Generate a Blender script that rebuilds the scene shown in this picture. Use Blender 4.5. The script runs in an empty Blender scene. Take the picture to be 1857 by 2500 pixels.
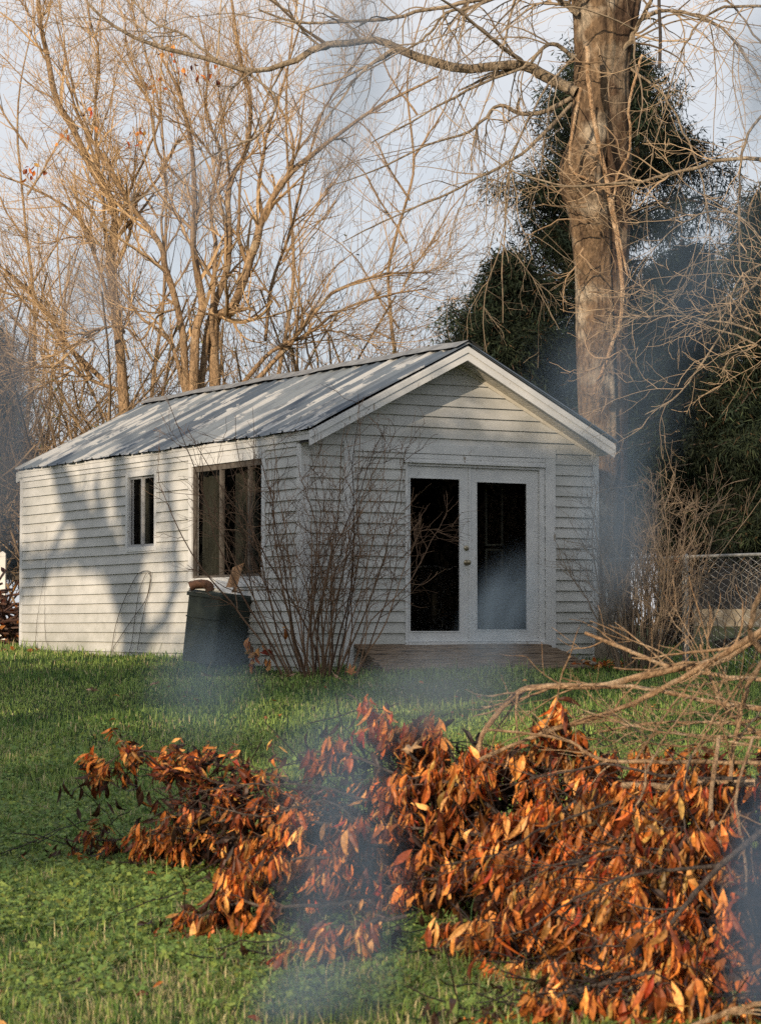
import bpy, math, random
import numpy as np
from mathutils import Vector, Matrix
random.seed(7)
RNG = np.random.default_rng(11)
PI = math.pi
S = bpy.context.scene
COL = S.collection

# ------------------------------------------------------------------ camera model
F = 6117.0; CX = 928.5; CY = 1250.0; CZ = .522
PITCH = math.atan(279 / F)
K = 1857 / 1652.0
def D(x, y, Y):
    """world point at depth Y seen at photo position x, y (measurements of the photo)"""
    a = (x * K - CX) / F; b = (CY - y * K) / F
    d = (a, math.cos(PITCH) - b * math.sin(PITCH), math.sin(PITCH) + b * math.cos(PITCH))
    t = Y / d[1]
    return np.array([t * d[0], Y, CZ + t * d[2]])
SUN_AZ = math.radians(62); SUN_EL = math.radians(17)
TRAVEL = np.array([math.cos(SUN_AZ) * math.cos(SUN_EL), math.sin(SUN_AZ) * math.cos(SUN_EL), -math.sin(SUN_EL)])

def zg(x, y):
    """height of the lawn"""
    y = np.asarray(y, float); x = np.asarray(x, float)
    z = .048 * (np.clip(y, 3.5, 31) - 28.5)
    z = z + .014 * np.clip(y - 32, 0, 30)
    z = z + .018 * np.sin(x * 1.3 + y * .7) + .012 * np.sin(x * 2.9 - y * 1.7 + 1)
    return z

# ------------------------------------------------------------------ object helpers
def tag(o, label=None, cat=None, group=None, kind=None):
    if label: o['label'] = label
    if cat: o['category'] = cat
    if group: o['group'] = group
    if kind: o['kind'] = kind
    return o
def thing(name, label, cat, loc=(0, 0, 0), rotz=0, group=None):
    o = bpy.data.objects.new(name, None); COL.objects.link(o)
    o.location = [float(c) for c in loc]; o.rotation_euler = (0, 0, rotz); o.empty_display_size = .2
    return tag(o, label, cat, group)
def mesh_np(name, V, Fs, mat, parent=None, col=None, smooth=False):
    """Fs: list of int arrays (n,3) or (n,4)"""
    V = np.asarray(V, np.float32)
    me = bpy.data.meshes.new(name)
    me.vertices.add(len(V)); me.vertices.foreach_set('co', V.ravel())
    idx = np.concatenate([f.ravel() for f in Fs]).astype(np.int32)
    tot = np.concatenate([np.full(len(f), f.shape[1], np.int32) for f in Fs])
    st = np.concatenate([[0], np.cumsum(tot)[:-1]]).astype(np.int32)
    me.loops.add(len(idx)); me.loops.foreach_set('vertex_index', idx)
    me.polygons.add(len(tot)); me.polygons.foreach_set('loop_start', st)
    me.polygons.foreach_set('loop_total', tot)
    me.polygons.foreach_set('use_smooth', np.full(len(tot), bool(smooth)))
    if col is not None:
        ca = me.color_attributes.new('tint', 'FLOAT_COLOR', 'POINT')
        c = np.ones((len(V), 4), np.float32); c[:, :3] = col
        ca.data.foreach_set('color', c.ravel())
    me.update(calc_edges=True); me.validate()
    me.materials.append(mat)
    o = bpy.data.objects.new(name, me); COL.objects.link(o)
    if parent is not None: o.parent = parent
    return o
class MB:
    def __init__(s): s.v = []; s.f3 = []; s.f4 = []; s.n = 0; s.c = []; s.usec = False
    def add(s, V, F4=None, F3=None, col=None):
        V = np.asarray(V, float).reshape(-1, 3)
        if F4 is not None and len(F4): s.f4.append(np.asarray(F4, int) + s.n)
        if F3 is not None and len(F3): s.f3.append(np.asarray(F3, int) + s.n)
        s.v.append(V); s.n += len(V)
        if col is not None:
            s.usec = True; s.c.append(np.broadcast_to(np.asarray(col, float), (len(V), 3)))
        else: s.c.append(np.ones((len(V), 3)) * .5)
        return s
    def quad(s, a, b, c, d): return s.add([a, b, c, d], [[0, 1, 2, 3]])
    def box(s, x0, x1, y0, y1, z0, z1, M=None):
        V = np.array([[x, y, z] for x in (x0, x1) for y in (y0, y1) for z in (z0, z1)], float)
        if M is not None: V = np.array([tuple(M @ Vector(p)) for p in V])
        return s.add(V, [[0, 1, 3, 2], [4, 6, 7, 5], [0, 4, 5, 1], [2, 3, 7, 6], [0, 2, 6, 4], [1, 5, 7, 3]])
    def tubes(s, P, R, sides=5, col=None, cap=False):
        """P (K,n,3), R (K,n)"""
        P = np.asarray(P, float); R = np.asarray(R, float)
        if P.ndim == 2: P = P[None]; R = R[None]
        Kn, n, _ = P.shape
        T = np.gradient(P, axis=1); T /= np.linalg.norm(T, axis=2, keepdims=True) + 1e-9
        ref = np.where(np.abs(T[:, :1, 2:3]) > .8, np.array([[[1., 0, 0]]]), np.array([[[0., 0, 1]]]))
        ref = np.broadcast_to(ref, T.shape)
        A = np.cross(T, ref); bad = np.linalg.norm(A, axis=2, keepdims=True) < .05; A = np.where(bad, np.cross(T, np.array([1., .2, 0])), A); A /= np.linalg.norm(A, axis=2, keepdims=True) + 1e-9
        B = np.cross(T, A)
        th = np.arange(sides) * 2 * PI / sides
        ring = A[:, :, None] * np.cos(th)[:, None] + B[:, :, None] * np.sin(th)[:, None]
        V = P[:, :, None] + ring * R[:, :, None, None]
        i = np.arange(sides); j = (i + 1) % sides
        base = (np.arange(Kn)[:, None] * n + np.arange(n - 1)[None]).reshape(-1, 1) * sides
        f = np.stack([base + i, base + j, base + sides + j, base + sides + i], 2).reshape(-1, 4)
        if col is not None and np.ndim(col) == 2:
            col = np.repeat(np.asarray(col), n * sides, axis=0)
        s.add(V.reshape(-1, 3), f, col=col)
        if cap:
            for k in range(Kn):
                for e in (0, n - 1):
                    b = s.n; s.add(np.vstack([V[k, e], P[k, e][None]]), None, [[q, (q + 1) % sides, sides] for q in range(sides)], col=None if col is None else np.asarray(col).reshape(-1, 3)[0])
        return s
    def build(s, name, mat, parent=None, smooth=False):
        fs = []
        if s.f4: fs.append(np.concatenate(s.f4))
        if s.f3: fs.append(np.concatenate(s.f3))
        return mesh_np(name, np.concatenate(s.v), fs, mat, parent, np.concatenate(s.c) if s.usec else None, smooth)

# ------------------------------------------------------------------ materials
def mat(name):
    m = bpy.data.materials.new(name); m.use_nodes = True
    nt = m.node_tree; nt.nodes.clear()
    return m, nt
def N(nt, t, **kw):
    n = nt.nodes.new(t)
    for k, v in kw.items():
        if k.startswith('_'): setattr(n, k[1:], v)
        else: n.inputs[k.replace('__', ' ')].default_value = v
    return n
def L(nt, a, b): nt.links.new(a, b)
def ramp(nt, fac, stops):
    r = nt.nodes.new('ShaderNodeValToRGB'); e = r.color_ramp.elements
    while len(e) < len(stops): e.new(.5)
    for el, (p, c) in zip(e, stops): el.position = p; el.color = (*c, 1) if len(c) == 3 else c
    L(nt, fac, r.inputs[0]); return r
def noise(nt, scale, detail=4, vec=None, rough=.55, map_scale=None, coord='Object'):
    tc = nt.nodes.new('ShaderNodeTexCoord'); src = tc.outputs[coord]
    if map_scale:
        mp = nt.nodes.new('ShaderNodeMapping'); mp.inputs['Scale'].default_value = map_scale
        L(nt, src, mp.inputs[0]); src = mp.outputs[0]
    n = nt.nodes.new('ShaderNodeTexNoise'); n.inputs['Scale'].default_value = scale
    n.inputs['Detail'].default_value = detail; n.inputs['Roughness'].default_value = rough
    L(nt, src, n.inputs['Vector']); return n
def mix(nt, fac, a, b, mode='MIX'):
    m = nt.nodes.new('ShaderNodeMix'); m.data_type = 'RGBA'; m.blend_type = mode
    for i, v in ((6, a), (7, b)):
        if isinstance(v, tuple): m.inputs[i].default_value = (*v, 1)
        else: L(nt, v, m.inputs[i])
    if isinstance(fac, float): m.inputs[0].default_value = fac
    else: L(nt, fac, m.inputs[0])
    return m.outputs[2]
def finish(nt, color, rough=.8, bump=None, bstr=.3, bdist=.01, spec=.3, metal=0, transl=0, alpha=None):
    p = nt.nodes.new('ShaderNodeBsdfPrincipled')
    if isinstance(color, tuple): p.inputs['Base Color'].default_value = (*color, 1)
    else: L(nt, color, p.inputs['Base Color'])
    if isinstance(rough, float): p.inputs['Roughness'].default_value = rough
    else: L(nt, rough, p.inputs['Roughness'])
    p.inputs['Specular IOR Level'].default_value = spec; p.inputs['Metallic'].default_value = metal
    if bump is not None:
        b = nt.nodes.new('ShaderNodeBump'); b.inputs['Strength'].default_value = bstr; b.inputs['Distance'].default_value = bdist
        L(nt, bump, b.inputs['Height']); L(nt, b.outputs[0], p.inputs['Normal'])
    out = nt.nodes.new('ShaderNodeOutputMaterial'); sh = p.outputs[0]
    if transl:
        t = nt.nodes.new('ShaderNodeBsdfTranslucent')
        if isinstance(color, tuple): t.inputs[0].default_value = (*color, 1)
        else: L(nt, color, t.inputs[0])
        ms = nt.nodes.new('ShaderNodeMixShader'); ms.inputs[0].default_value = transl
        L(nt, sh, ms.inputs[1]); L(nt, t.outputs[0], ms.inputs[2]); sh = ms.outputs[0]
    L(nt, sh, out.inputs[0]); return p

def m_simple(name, c0, c1, scale=8, rough=.8, bstr=.3, bdist=.01, spec=.3, metal=0, map_scale=None, detail=5, transl=0, lo=.35, hi=.65):
    m, nt = mat(name); n = noise(nt, scale, detail, map_scale=map_scale)
    r = ramp(nt, n.outputs[0], [(lo, c0), (hi, c1)])
    finish(nt, r.outputs[0], rough, n.outputs[0], bstr, bdist, spec, metal, transl); return m
def m_tint(name, rough=.7, transl=0, spec=.3, nscale=0, amt=.3, gain=1.0):
    """colour from the mesh attribute 'tint', varied by noise"""
    m, nt = mat(name)
    a = nt.nodes.new('ShaderNodeAttribute'); a.attribute_name = 'tint'
    c = a.outputs[0]
    if nscale:
        n = noise(nt, nscale, 3)
        r = ramp(nt, n.outputs[0], [(.3, (1 - amt,) * 3), (.7, (1 + amt,) * 3)])
        c = mix(nt, 1.0, c, r.outputs[0], 'MULTIPLY')
    finish(nt, c, rough, spec=spec, transl=transl); return m

def m_siding():
    m, nt = mat('vinyl_siding')
    n1 = noise(nt, 1.1, 5); n2 = noise(nt, 1.6, 7, map_scale=(1, 1, 1.6), rough=.65); n3 = noise(nt, 60, 3)
    c = ramp(nt, n1.outputs[0], [(.3, (.44, .45, .445)), (.7, (.60, .61, .60))]).outputs[0]
    dirt = ramp(nt, n2.outputs[0], [(.42, (0, 0, 0)), (.80, (.9, .9, .9))]).outputs[0]
    c = mix(nt, dirt, c, (.30, .315, .30))
    # green-brown grime low on the wall
    g = nt.nodes.new('ShaderNodeNewGeometry'); sx = nt.nodes.new('ShaderNodeSeparateXYZ'); L(nt, g.outputs['Position'], sx.inputs[0])
    mr = nt.nodes.new('ShaderNodeMapRange'); mr.inputs[1].default_value = .1; mr.inputs[2].default_value = .75; mr.inputs[3].default_value = .55; mr.inputs[4].default_value = 0
    L(nt, sx.outputs[2], mr.inputs[0])
    mm = nt.nodes.new('ShaderNodeMath'); mm.operation = 'MULTIPLY'; L(nt, mr.outputs[0], mm.inputs[0]); L(nt, n2.outputs[0], mm.inputs[1])
    c = mix(nt, mm.outputs[0], c, (.20, .20, .13))
    finish(nt, c, .55, n3.outputs[0], .15, .004, .35); return m
def m_paint():
    m, nt = mat('white_paint')
    n1 = noise(nt, 5, 6); n2 = noise(nt, 14, 6, map_scale=(1, 1, .35)); n3 = noise(nt, 80, 2)
    c = ramp(nt, n1.outputs[0], [(.3, (.52, .54, .555)), (.7, (.64, .655, .66))]).outputs[0]
    ch = ramp(nt, n2.outputs[0], [(.66, (0, 0, 0)), (.70, (1, 1, 1))]).outputs[0]
    c = mix(nt, ch, c, (.30, .27, .23))
    n4 = noise(nt, 45, 4)
    finish(nt, c, .6, n4.outputs[0], .10, .002, .3); return m
def m_roof():
    m, nt = mat('weathered_tin')
    # sheets run down the slope: object x is down the slope, y along the ridge
    tc = nt.nodes.new('ShaderNodeTexCoord'); sx = nt.nodes.new('ShaderNodeSeparateXYZ'); L(nt, tc.outputs['Object'], sx.inputs[0])
    wn = nt.nodes.new('ShaderNodeTexWhiteNoise'); wn.noise_dimensions = '1D'
    md = nt.nodes.new('ShaderNodeMath'); md.operation = 'DIVIDE'; md.inputs[1].default_value = .90; L(nt, sx.outputs[1], md.inputs[0])
    fl = nt.nodes.new('ShaderNodeMath'); fl.operation = 'FLOOR'; L(nt, md.outputs[0], fl.inputs[0]); L(nt, fl.outputs[0], wn.inputs['W'])
    base = ramp(nt, wn.outputs[0], [(0, (.07, .095, .13)), (.5, (.12, .15, .185)), (1, (.21, .24, .265))]).outputs[0]
    n1 = noise(nt, 1.3, 10, map_scale=(.40, 2.4, 1), rough=.66)
    pale = ramp(nt, n1.outputs[0], [(.525, (0, 0, 0)), (.54, (1, 1, 1))]).outputs[0]
    c = mix(nt, pale, base, (.42, .43, .43))
    n2 = noise(nt, 2.3, 7, map_scale=(.4, 5, 1), rough=.7)
    dk = ramp(nt, n2.outputs[0], [(.52, (0, 0, 0)), (.64, (1, 1, 1))]).outputs[0]
    c = mix(nt, dk, c, (.11, .13, .155))
    n3 = noise(nt, 30, 4)
    finish(nt, c, .52, n3.outputs[0], .12, .004, .4, .12); return m
def m_bark(name, a, b, c_, scale=6, pale=.62, stretch=.25):
    m, nt = mat(name)
    n1 = noise(nt, scale, 8, map_scale=(1, 1, stretch), rough=.7); n2 = noise(nt, scale * .35, 5)
    c = ramp(nt, n1.outputs[0], [(.35, a), (.62, b)]).outputs[0]
    l = ramp(nt, n2.outputs[0], [(pale - .06, (0, 0, 0)), (pale + .06, (1, 1, 1))]).outputs[0]
    c = mix(nt, l, c, c_)
    n4 = noise(nt, scale * 4, 6, map_scale=(1, 1, .45), rough=.7)
    c = mix(nt, 1.0, c, ramp(nt, n4.outputs[0], [(.35, (.45, .45, .45)), (.6, (1.25, 1.22, 1.18))]).outputs[0], 'MULTIPLY')
    ad = nt.nodes.new('ShaderNodeMath'); ad.operation = 'ADD'; L(nt, n1.outputs[0], ad.inputs[0]); L(nt, n4.outputs[0], ad.inputs[1])
    finish(nt, c, .9, ad.outputs[0], .9, .05, .15); return m
def m_glass():
    m, nt = mat('window_glass')
    g = nt.nodes.new('ShaderNodeBsdfGlossy'); g.inputs['Roughness'].default_value = .015
    nn = noise(nt, 2.2, 2); b = nt.nodes.new('ShaderNodeBump'); b.inputs['Strength'].default_value = .08; b.inputs['Distance'].default_value = .05
    L(nt, nn.outputs[0], b.inputs['Height']); L(nt, b.outputs[0], g.inputs['Normal'])
    t = nt.nodes.new('ShaderNodeBsdfTransparent'); t.inputs[0].default_value = (.55, .57, .56, 1)
    f = nt.nodes.new('ShaderNodeFresnel'); f.inputs[0].default_value = 1.55
    ad = nt.nodes.new('ShaderNodeMath'); ad.operation = 'MULTIPLY'; ad.inputs[1].default_value = .62; L(nt, f.outputs[0], ad.inputs[0])
    ms = nt.nodes.new('ShaderNodeMixShader'); L(nt, ad.outputs[0], ms.inputs[0]); L(nt, t.outputs[0], ms.inputs[1]); L(nt, g.outputs[0], ms.inputs[2])
    o = nt.nodes.new('ShaderNodeOutputMaterial'); L(nt, ms.outputs[0], o.inputs[0]); return m

M = dict(
    siding=m_siding(), paint=m_paint(), roof=m_roof(), glass=m_glass(),
    soffit=m_simple('soffit_board', (.50, .48, .42), (.62, .60, .54), 6, .7),
    alu=m_simple('window_aluminium', (.35, .36, .37), (.5, .51, .52), 20, .45, metal=.5, bstr=.05),
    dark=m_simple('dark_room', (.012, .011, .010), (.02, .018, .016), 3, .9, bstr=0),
    darkwood=m_simple('dark_frame', (.06, .053, .046), (.12, .108, .095), 12, .8),
    curtain=m_simple('brown_curtain', (.075, .058, .045), (.14, .11, .085), 6, .9, map_scale=(1, 14, .3), bstr=.4),
    curtain2=m_simple('grey_curtain', (.15, .145, .12), (.24, .23, .19), 6, .9, map_scale=(1, 14, .3), bstr=.4),
    brass=m_simple('dull_brass', (.22, .19, .13), (.42, .38, .28), 30, .35, metal=.8, bstr=.05),
    plank=m_simple('weathered_planks', (.045, .032, .022), (.26, .19, .13), 3.5, .9, .8, .01, map_scale=(1.2, 14, 14), detail=8),
    bin=m_simple('green_plastic', (.018, .026, .022), (.040, .052, .043), 5, .6, .1, spec=.4),
    rubber=m_simple('black_rubber', (.015, .015, .015), (.03, .03, .03), 9, .8),
    rust=m_simple('rusty_pipe', (.05, .03, .022), (.17, .085, .05), 9, .7, .5),
    cardboard=m_simple('cardboard', (.30, .17, .09), (.42, .26, .15), 9, .9),
    paper=m_simple('white_paper', (.6, .6, .58), (.75, .75, .73), 9, .9),
    galv=m_simple('galvanised_steel', (.26, .27, .27), (.5, .51, .51), 12, .5, .1, metal=.5),
    link=m_simple('zinc_wire', (.38, .40, .40), (.62, .63, .63), 12, .45, .05, metal=.3),
    wire=m_simple('rusty_wire', (.07, .06, .05), (.13, .11, .09), 12, .7),
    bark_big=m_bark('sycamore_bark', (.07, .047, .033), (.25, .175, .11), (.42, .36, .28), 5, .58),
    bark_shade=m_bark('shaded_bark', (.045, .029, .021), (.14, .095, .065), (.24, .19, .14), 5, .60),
    bark_warm=m_bark('maple_bark', (.19, .13, .08), (.44, .31, .19), (.48, .39, .27), 8, .64),
    bark_grey=m_bark('grey_bark', (.17, .135, .095), (.38, .31, .225), (.45, .40, .32), 8, .66),
    bark_dark=m_bark('cedar_bark', (.03, .022, .018), (.09, .065, .05), (.14, .11, .09), 6, .7),
    stick=m_bark('pale_stick_bark', (.30, .18, .10), (.60, .42, .26), (.68, .52, .36), 14, .60, 1),
    stick2=m_bark('grey_stick_bark', (.07, .055, .05), (.17, .14, .12), (.24, .20, .17), 14, .62, 1),
    twig=m_tint('twig_bark', .85, 0, .15),
    leaf=m_tint('dead_leaf', .48, .25, .36, 55, .42),
    needles=m_tint('cedar_needles', .75, .15, .2),
    grass=m_tint('grass_blades', .55, .36, .25),
    stone=m_simple('pale_stone', (.16, .14, .11), (.34, .30, .24), 5, .95, .8, .03),
    tan=m_simple('pale_concrete', (.22, .185, .135), (.36, .31, .23), 3, .95),
    greywall=m_simple('dark_grey_boards', (.014, .015, .017), (.035, .036, .04), 2, .9),
    whitewood=m_simple('white_post_paint', (.65, .65, .62), (.8, .8, .78), 6, .7),
    oldwood=m_simple('old_dark_wood', (.03, .024, .02), (.08, .065, .05), 5, .9),
    rope=m_simple('dark_rope', (.03, .025, .022), (.06, .05, .045), 20, .9),
)
def m_soil():
    m, nt = mat('lawn_soil')
    n1 = noise(nt, .35, 5); n2 = noise(nt, 14, 6)
    a = ramp(nt, n2.outputs[0], [(.3, (.018, .026, .010)), (.7, (.06, .075, .026))]).outputs[0]
    b = ramp(nt, n2.outputs[0], [(.3, (.05, .045, .02)), (.7, (.12, .105, .05))]).outputs[0]
    f = ramp(nt, n1.outputs[0], [(.48, (0, 0, 0)), (.62, (.6, .6, .6))]).outputs[0]
    c = mix(nt, f, a, b)
    finish(nt, c, .95, n2.outputs[0], .8, .03, .1); return m
M['soil'] = m_soil()

# ------------------------------------------------------------------ lawn
def build_lawn():
    xs = np.concatenate([np.linspace(-400, -20, 12), np.linspace(-16, 16, 65), np.linspace(20, 400, 12)])
    ys = np.concatenate([np.linspace(-120, 0, 10), np.linspace(2, 40, 96), np.linspace(44, 70, 10), np.linspace(90, 900, 10)])
    X, Y = np.meshgrid(xs, ys); Z = zg(X, Y)
    V = np.stack([X, Y, Z], 2).reshape(-1, 3); nx = len(xs)
    i, j = np.meshgrid(np.arange(nx - 1), np.arange(len(ys) - 1)); b = (j * nx + i).ravel()
    f = np.stack([b, b + 1, b + nx + 1, b + nx], 1)
    o = mesh_np('lawn', V, [f], M['soil'], smooth=True); tag(o, kind='structure')
build_lawn()

def pnoise(x, y, s, seed=0):
    """cheap smooth value noise"""
    r = np.random.default_rng(seed).random((64, 64)); x = x * s + 100; y = y * s + 100
    xi = np.floor(x).astype(int); yi = np.floor(y).astype(int); fx = x - xi; fy = y - yi
    fx = fx * fx * (3 - 2 * fx); fy = fy * fy * (3 - 2 * fy)
    g = lambda a, b: r[a % 64, b % 64]
    return (g(xi, yi) * (1 - fx) + g(xi + 1, yi) * fx) * (1 - fy) + (g(xi, yi + 1) * (1 - fx) + g(xi + 1, yi + 1) * fx) * fy

def shed_local(x, y):
    rx = x - OX; ry = y - OY
    return rx * EX[0] + ry * EX[1], -rx * EX[1] + ry * EX[0]
OX, OY = -.892, 28.5; TH = math.radians(30.3); EX = (math.cos(TH), math.sin(TH))
SW, SL = 4.08, 8.36
def W(s, t, z): return np.array([OX + s * EX[0] - t * EX[1], OY + s * EX[1] + t * EX[0], z])

def build_grass():
    bands = [(8.0, 11, 8000, .0042, .031), (11, 14.5, 5200, .0050, .031), (14.5, 20, 2900, .0065, .032), (20, 26, 1700, .009, .036), (26, 38, 1000, .010, .045)]
    Vs = []; Cs = []
    for y0, y1, dens, w, h in bands:
        hw = .175 * y1 + .7
        n = int(2 * hw * (y1 - y0) * dens)
        x = RNG.uniform(-hw, hw, n); y = RNG.uniform(y0, y1, n)
        keep = np.abs(x) < .165 * y + .7
        s, t = shed_local(x, y)
        keep &= ~((s > -.01) & (s < SW + .01) & (t > -.01) & (t < SL + .02))
        keep &= ~((s > .6) & (s < 3.25) & (t > -.55 - .2 * (s - .66)) & (t < .02))
        # thin out in patches
        pn = pnoise(x, y, 1.4, 3); keep &= RNG.random(n) < .55 + .6 * pn
        x = x[keep]; y = y[keep]; s = s[keep]; t = t[keep]; n = len(x); pn = pn[keep]
        hh = h * RNG.lognormal(0, .48, n) * (.65 + .8 * pnoise(x, y, .9, 5))
        dw = np.where((t > 0) & (t < SL), -s, np.where((s > 0) & (s < SW), -t, 9.)); tall = np.clip(1 - dw / .35, 0, 1) * (dw > 0)
        hh *= 1 + tall * (1.2 * RNG.random(n) + .2)
        ww = w * RNG.uniform(.7, 1.35, n)
        a = RNG.uniform(0, 2 * PI, n); lean = np.abs(RNG.normal(0, .95, n))
        z = zg(x, y) - .004
        side = np.stack([-np.sin(a), np.cos(a), np.zeros(n)], 1)
        dirh = np.stack([np.cos(a), np.sin(a), np.zeros(n)], 1)
        B = np.stack([x, y, z], 1)
        P1 = B + dirh * (hh * lean * .3)[:, None] + np.array([0, 0, 1.]) * (hh * .6)[:, None]
        P2 = B + dirh * (hh * lean)[:, None] + np.array([0, 0, 1.]) * (hh * np.clip(1.05 - lean * .42, .15, 1.1))[:, None]
        Vs.append(np.stack([B - side * ww[:, None] / 2, B + side * ww[:, None] / 2, P1 + side * ww[:, None] * .42, P1 - side * ww[:, None] * .42, P2], 1))
        g1 = np.array([.105, .195, .045]); g2 = np.array([.40, .52, .13]); g3 = np.array([.56, .48, .26]); g4 = np.array([.035, .085, .028])
        u = np.clip(pnoise(x, y, .55, 9) * .9 + RNG.normal(0, .2, n), 0, 1)[:, None]
        c = g1 * (1 - u) + g2 * u
        k = (RNG.random(n) < .30)[:, None]; c = np.where(k, g4 * RNG.uniform(.7, 1.3, (n, 1)), c)
        dry = (RNG.random(n) < .05 + .22 * np.clip((11.8 - y) / 2.5, 0, 1) + .45 * np.clip(pnoise(x, y, .8, 21) - .45, 0, 1) * np.clip((16 - y) / 5, .25, 1.6))[:, None]
        c = np.where(dry, g3 * RNG.uniform(.6, 1.25, (n, 1)), c)
        c = c * RNG.uniform(.75, 1.25, (n, 1))
        Cs.append(np.repeat(c[:, None], 5, 1))
    V = np.concatenate(Vs); C = np.concatenate(Cs); n = len(V)
    b = np.arange(n)[:, None] * 5
    o = mesh_np('grass', V.reshape(-1, 3), [b + np.array([[0, 1, 2, 3]]), b + np.array([[3, 2, 4]])], M['grass'], col=C.reshape(-1, 3))
    tag(o, 'short uneven green grass with dry straw blades covering the lawn', 'grass', kind='stuff')
    # taller tufts
    cxy = np.stack([RNG.uniform(-1, 1, 260), RNG.uniform(8.4, 20, 260)], 1); cxy[:, 0] *= .165 * cxy[:, 1] + .4
    extra = np.array([D(x_, y_, Y_)[:2] for x_, y_, Y_ in ((1010, 2050, 10.2), (1060, 2100, 9.9), (960, 2110, 10.0), (1120, 2150, 9.7), (560, 2000, 11.0), (660, 2080, 10.4), (520, 1870, 12.2))])
    cxy = np.concatenate([cxy, np.repeat(extra, 4, 0) + RNG.normal(0, .07, (28, 2))]); m_ = 46; q = len(cxy) * m_
    bx_ = np.repeat(cxy, m_, 0) + RNG.normal(0, .035, (q, 2)); hh = RNG.uniform(.05, .13, q); a = RNG.uniform(0, 2 * PI, q); ln_ = RNG.uniform(.2, 1.3, q)
    B = np.stack([bx_[:, 0], bx_[:, 1], zg(bx_[:, 0], bx_[:, 1])], 1); sd = np.stack([-np.sin(a), np.cos(a), a * 0], 1) * .0028; dh = np.stack([np.cos(a), np.sin(a), a * 0], 1); up = np.array([0, 0, 1.])
    P1 = B + dh * (hh * ln_ * .35)[:, None] + up * (hh * .65)[:, None]; P2 = B + dh * (hh * ln_)[:, None] + up * (hh * np.clip(1.05 - .45 * ln_, .3, 1))[:, None]
    V = np.stack([B - sd, B + sd, P1 + sd * .8, P1 - sd * .8, P2], 1); c = np.where(RNG.random((q, 1)) < .25, g3, np.where(RNG.random((q, 1)) < .5, g1 * 1.2, g2 * .8)) * RNG.uniform(.6, 1.2, (q, 1)); b = np.arange(q)[:, None] * 5
    o = mesh_np('grass_tufts', V.reshape(-1, 3), [b + np.array([[0, 1, 2, 3]]), b + np.array([[3, 2, 4]])], M['grass'], col=np.repeat(c, 5, 0)); tag(o, 'longer arching grass tufts scattered in the near lawn', 'grass', kind='stuff')
    # clover and other low weeds
    mb = []
    n = 150000
    y = RNG.uniform(8.2, 22, n) ** 1.0; x = RNG.uniform(-1, 1, n) * (.165 * y + .7)
    pn = pnoise(x, y, 1.1, 33) * .6 + pnoise(x, y, 3.1, 34) * .4
    pn = pn + .35 * np.exp(-((x + .9) ** 2 / .5 + (y - 12.0) ** 2 / .9)) + .25 * np.exp(-((x - .1) ** 2 / .3 + (y - 10.2) ** 2 / .8)); keep = (pn > .43) & (RNG.random(n) < np.clip(1.3 - (y - 8) / 11, .12, 1)); x = x[keep]; y = y[keep]; n = len(x)
    z = zg(x, y) + RNG.uniform(.012, .055, n)
    Vv = []; Cc = []
    for k in range(3):
        a0 = RNG.uniform(0, 2 * PI, n)
        r = RNG.lognormal(-4.35, .35, n)
        c0 = np.stack([x, y, z], 1)
        nrm = RNG.normal(0, .45, (n, 3)) + np.array([0, -.25, 1]); nrm /= np.linalg.norm(nrm, axis=1, keepdims=True)
        u = np.cross(nrm, np.array([1., 0, 0])); u /= np.linalg.norm(u, axis=1, keepdims=True); v = np.cross(nrm, u)
        if k == 0: A0 = a0; U0 = u; V0 = v
        ang = A0 + k * 2.094
        d = U0 * np.cos(ang)[:, None] + V0 * np.sin(ang)[:, None]; e = -U0 * np.sin(ang)[:, None] + V0 * np.cos(ang)[:, None]
        rr = r[:, None]
        Vv.append(np.stack([c0, c0 + d * rr * .8 + e * rr * .62, c0 + d * rr * 1.35, c0 + d * rr * .8 - e * rr * .62], 1))
        base = np.array([.12, .20, .055]) * RNG.uniform(.5, 1.7, (n, 1)) + np.array([.16, .12, .01]) * RNG.random((n, 1)) ** 2.5
        Cc.append(np.repeat(base[:, None], 4, 1))
    V = np.concatenate(Vv).reshape(-1, 3); C = np.concatenate(Cc).reshape(-1, 3); b = np.arange(len(V) // 4)[:, None] * 4
    o = mesh_np('clover', V, [b + np.array([[0, 1, 2, 3]])], M['grass'], col=C)
    tag(o, 'low clover leaves growing through the lawn around the brush pile', 'clover', kind='stuff')
build_grass()

# ------------------------------------------------------------------ leaves
def leaf_batch(P, Dr, Nr, Ln, Wd, curl, col):
    """elliptic leaves: base points P, directions Dr, normals Nr; returns V, F4, C"""
    n = len(P)
    Dr = Dr / (np.linalg.norm(Dr, axis=1, keepdims=True) + 1e-9)
    S_ = np.cross(Dr, Nr); S_ /= np.linalg.norm(S_, axis=1, keepdims=True) + 1e-9
    Nn = np.cross(S_, Dr)
    ts = np.array([0, .14, .36, .62, .85, 1.]); ws = np.array([.05, .42, .92, 1., .55, .04])
    V = np.zeros((n, 6, 3, 3))
    for i, (t, w) in enumerate(zip(ts, ws)):
        c = P + Dr * (Ln * t)[:, None] + Nn * (curl * Ln * (t - t * t * 1.0) * 1.0 - curl * Ln * t * t * .6)[:, None]
        for j, sd in enumerate((-1, 0, 1)):
            fold = .35 * abs(sd)
            V[:, i, j] = c + S_ * (Wd * .5 * w * sd)[:, None] + Nn * (Wd * .5 * w * fold)[:, None]
    b = np.arange(n)[:, None, None] * 18 + (np.arange(5)[:, None] * 3 + np.arange(2)[None]).reshape(1, -1, 1)
    F4 = (b + np.array([0, 1, 4, 3])).reshape(-1, 4)
    C = np.repeat(col, 18, axis=0)
    return V.reshape(-1, 3), F4, C
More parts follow.
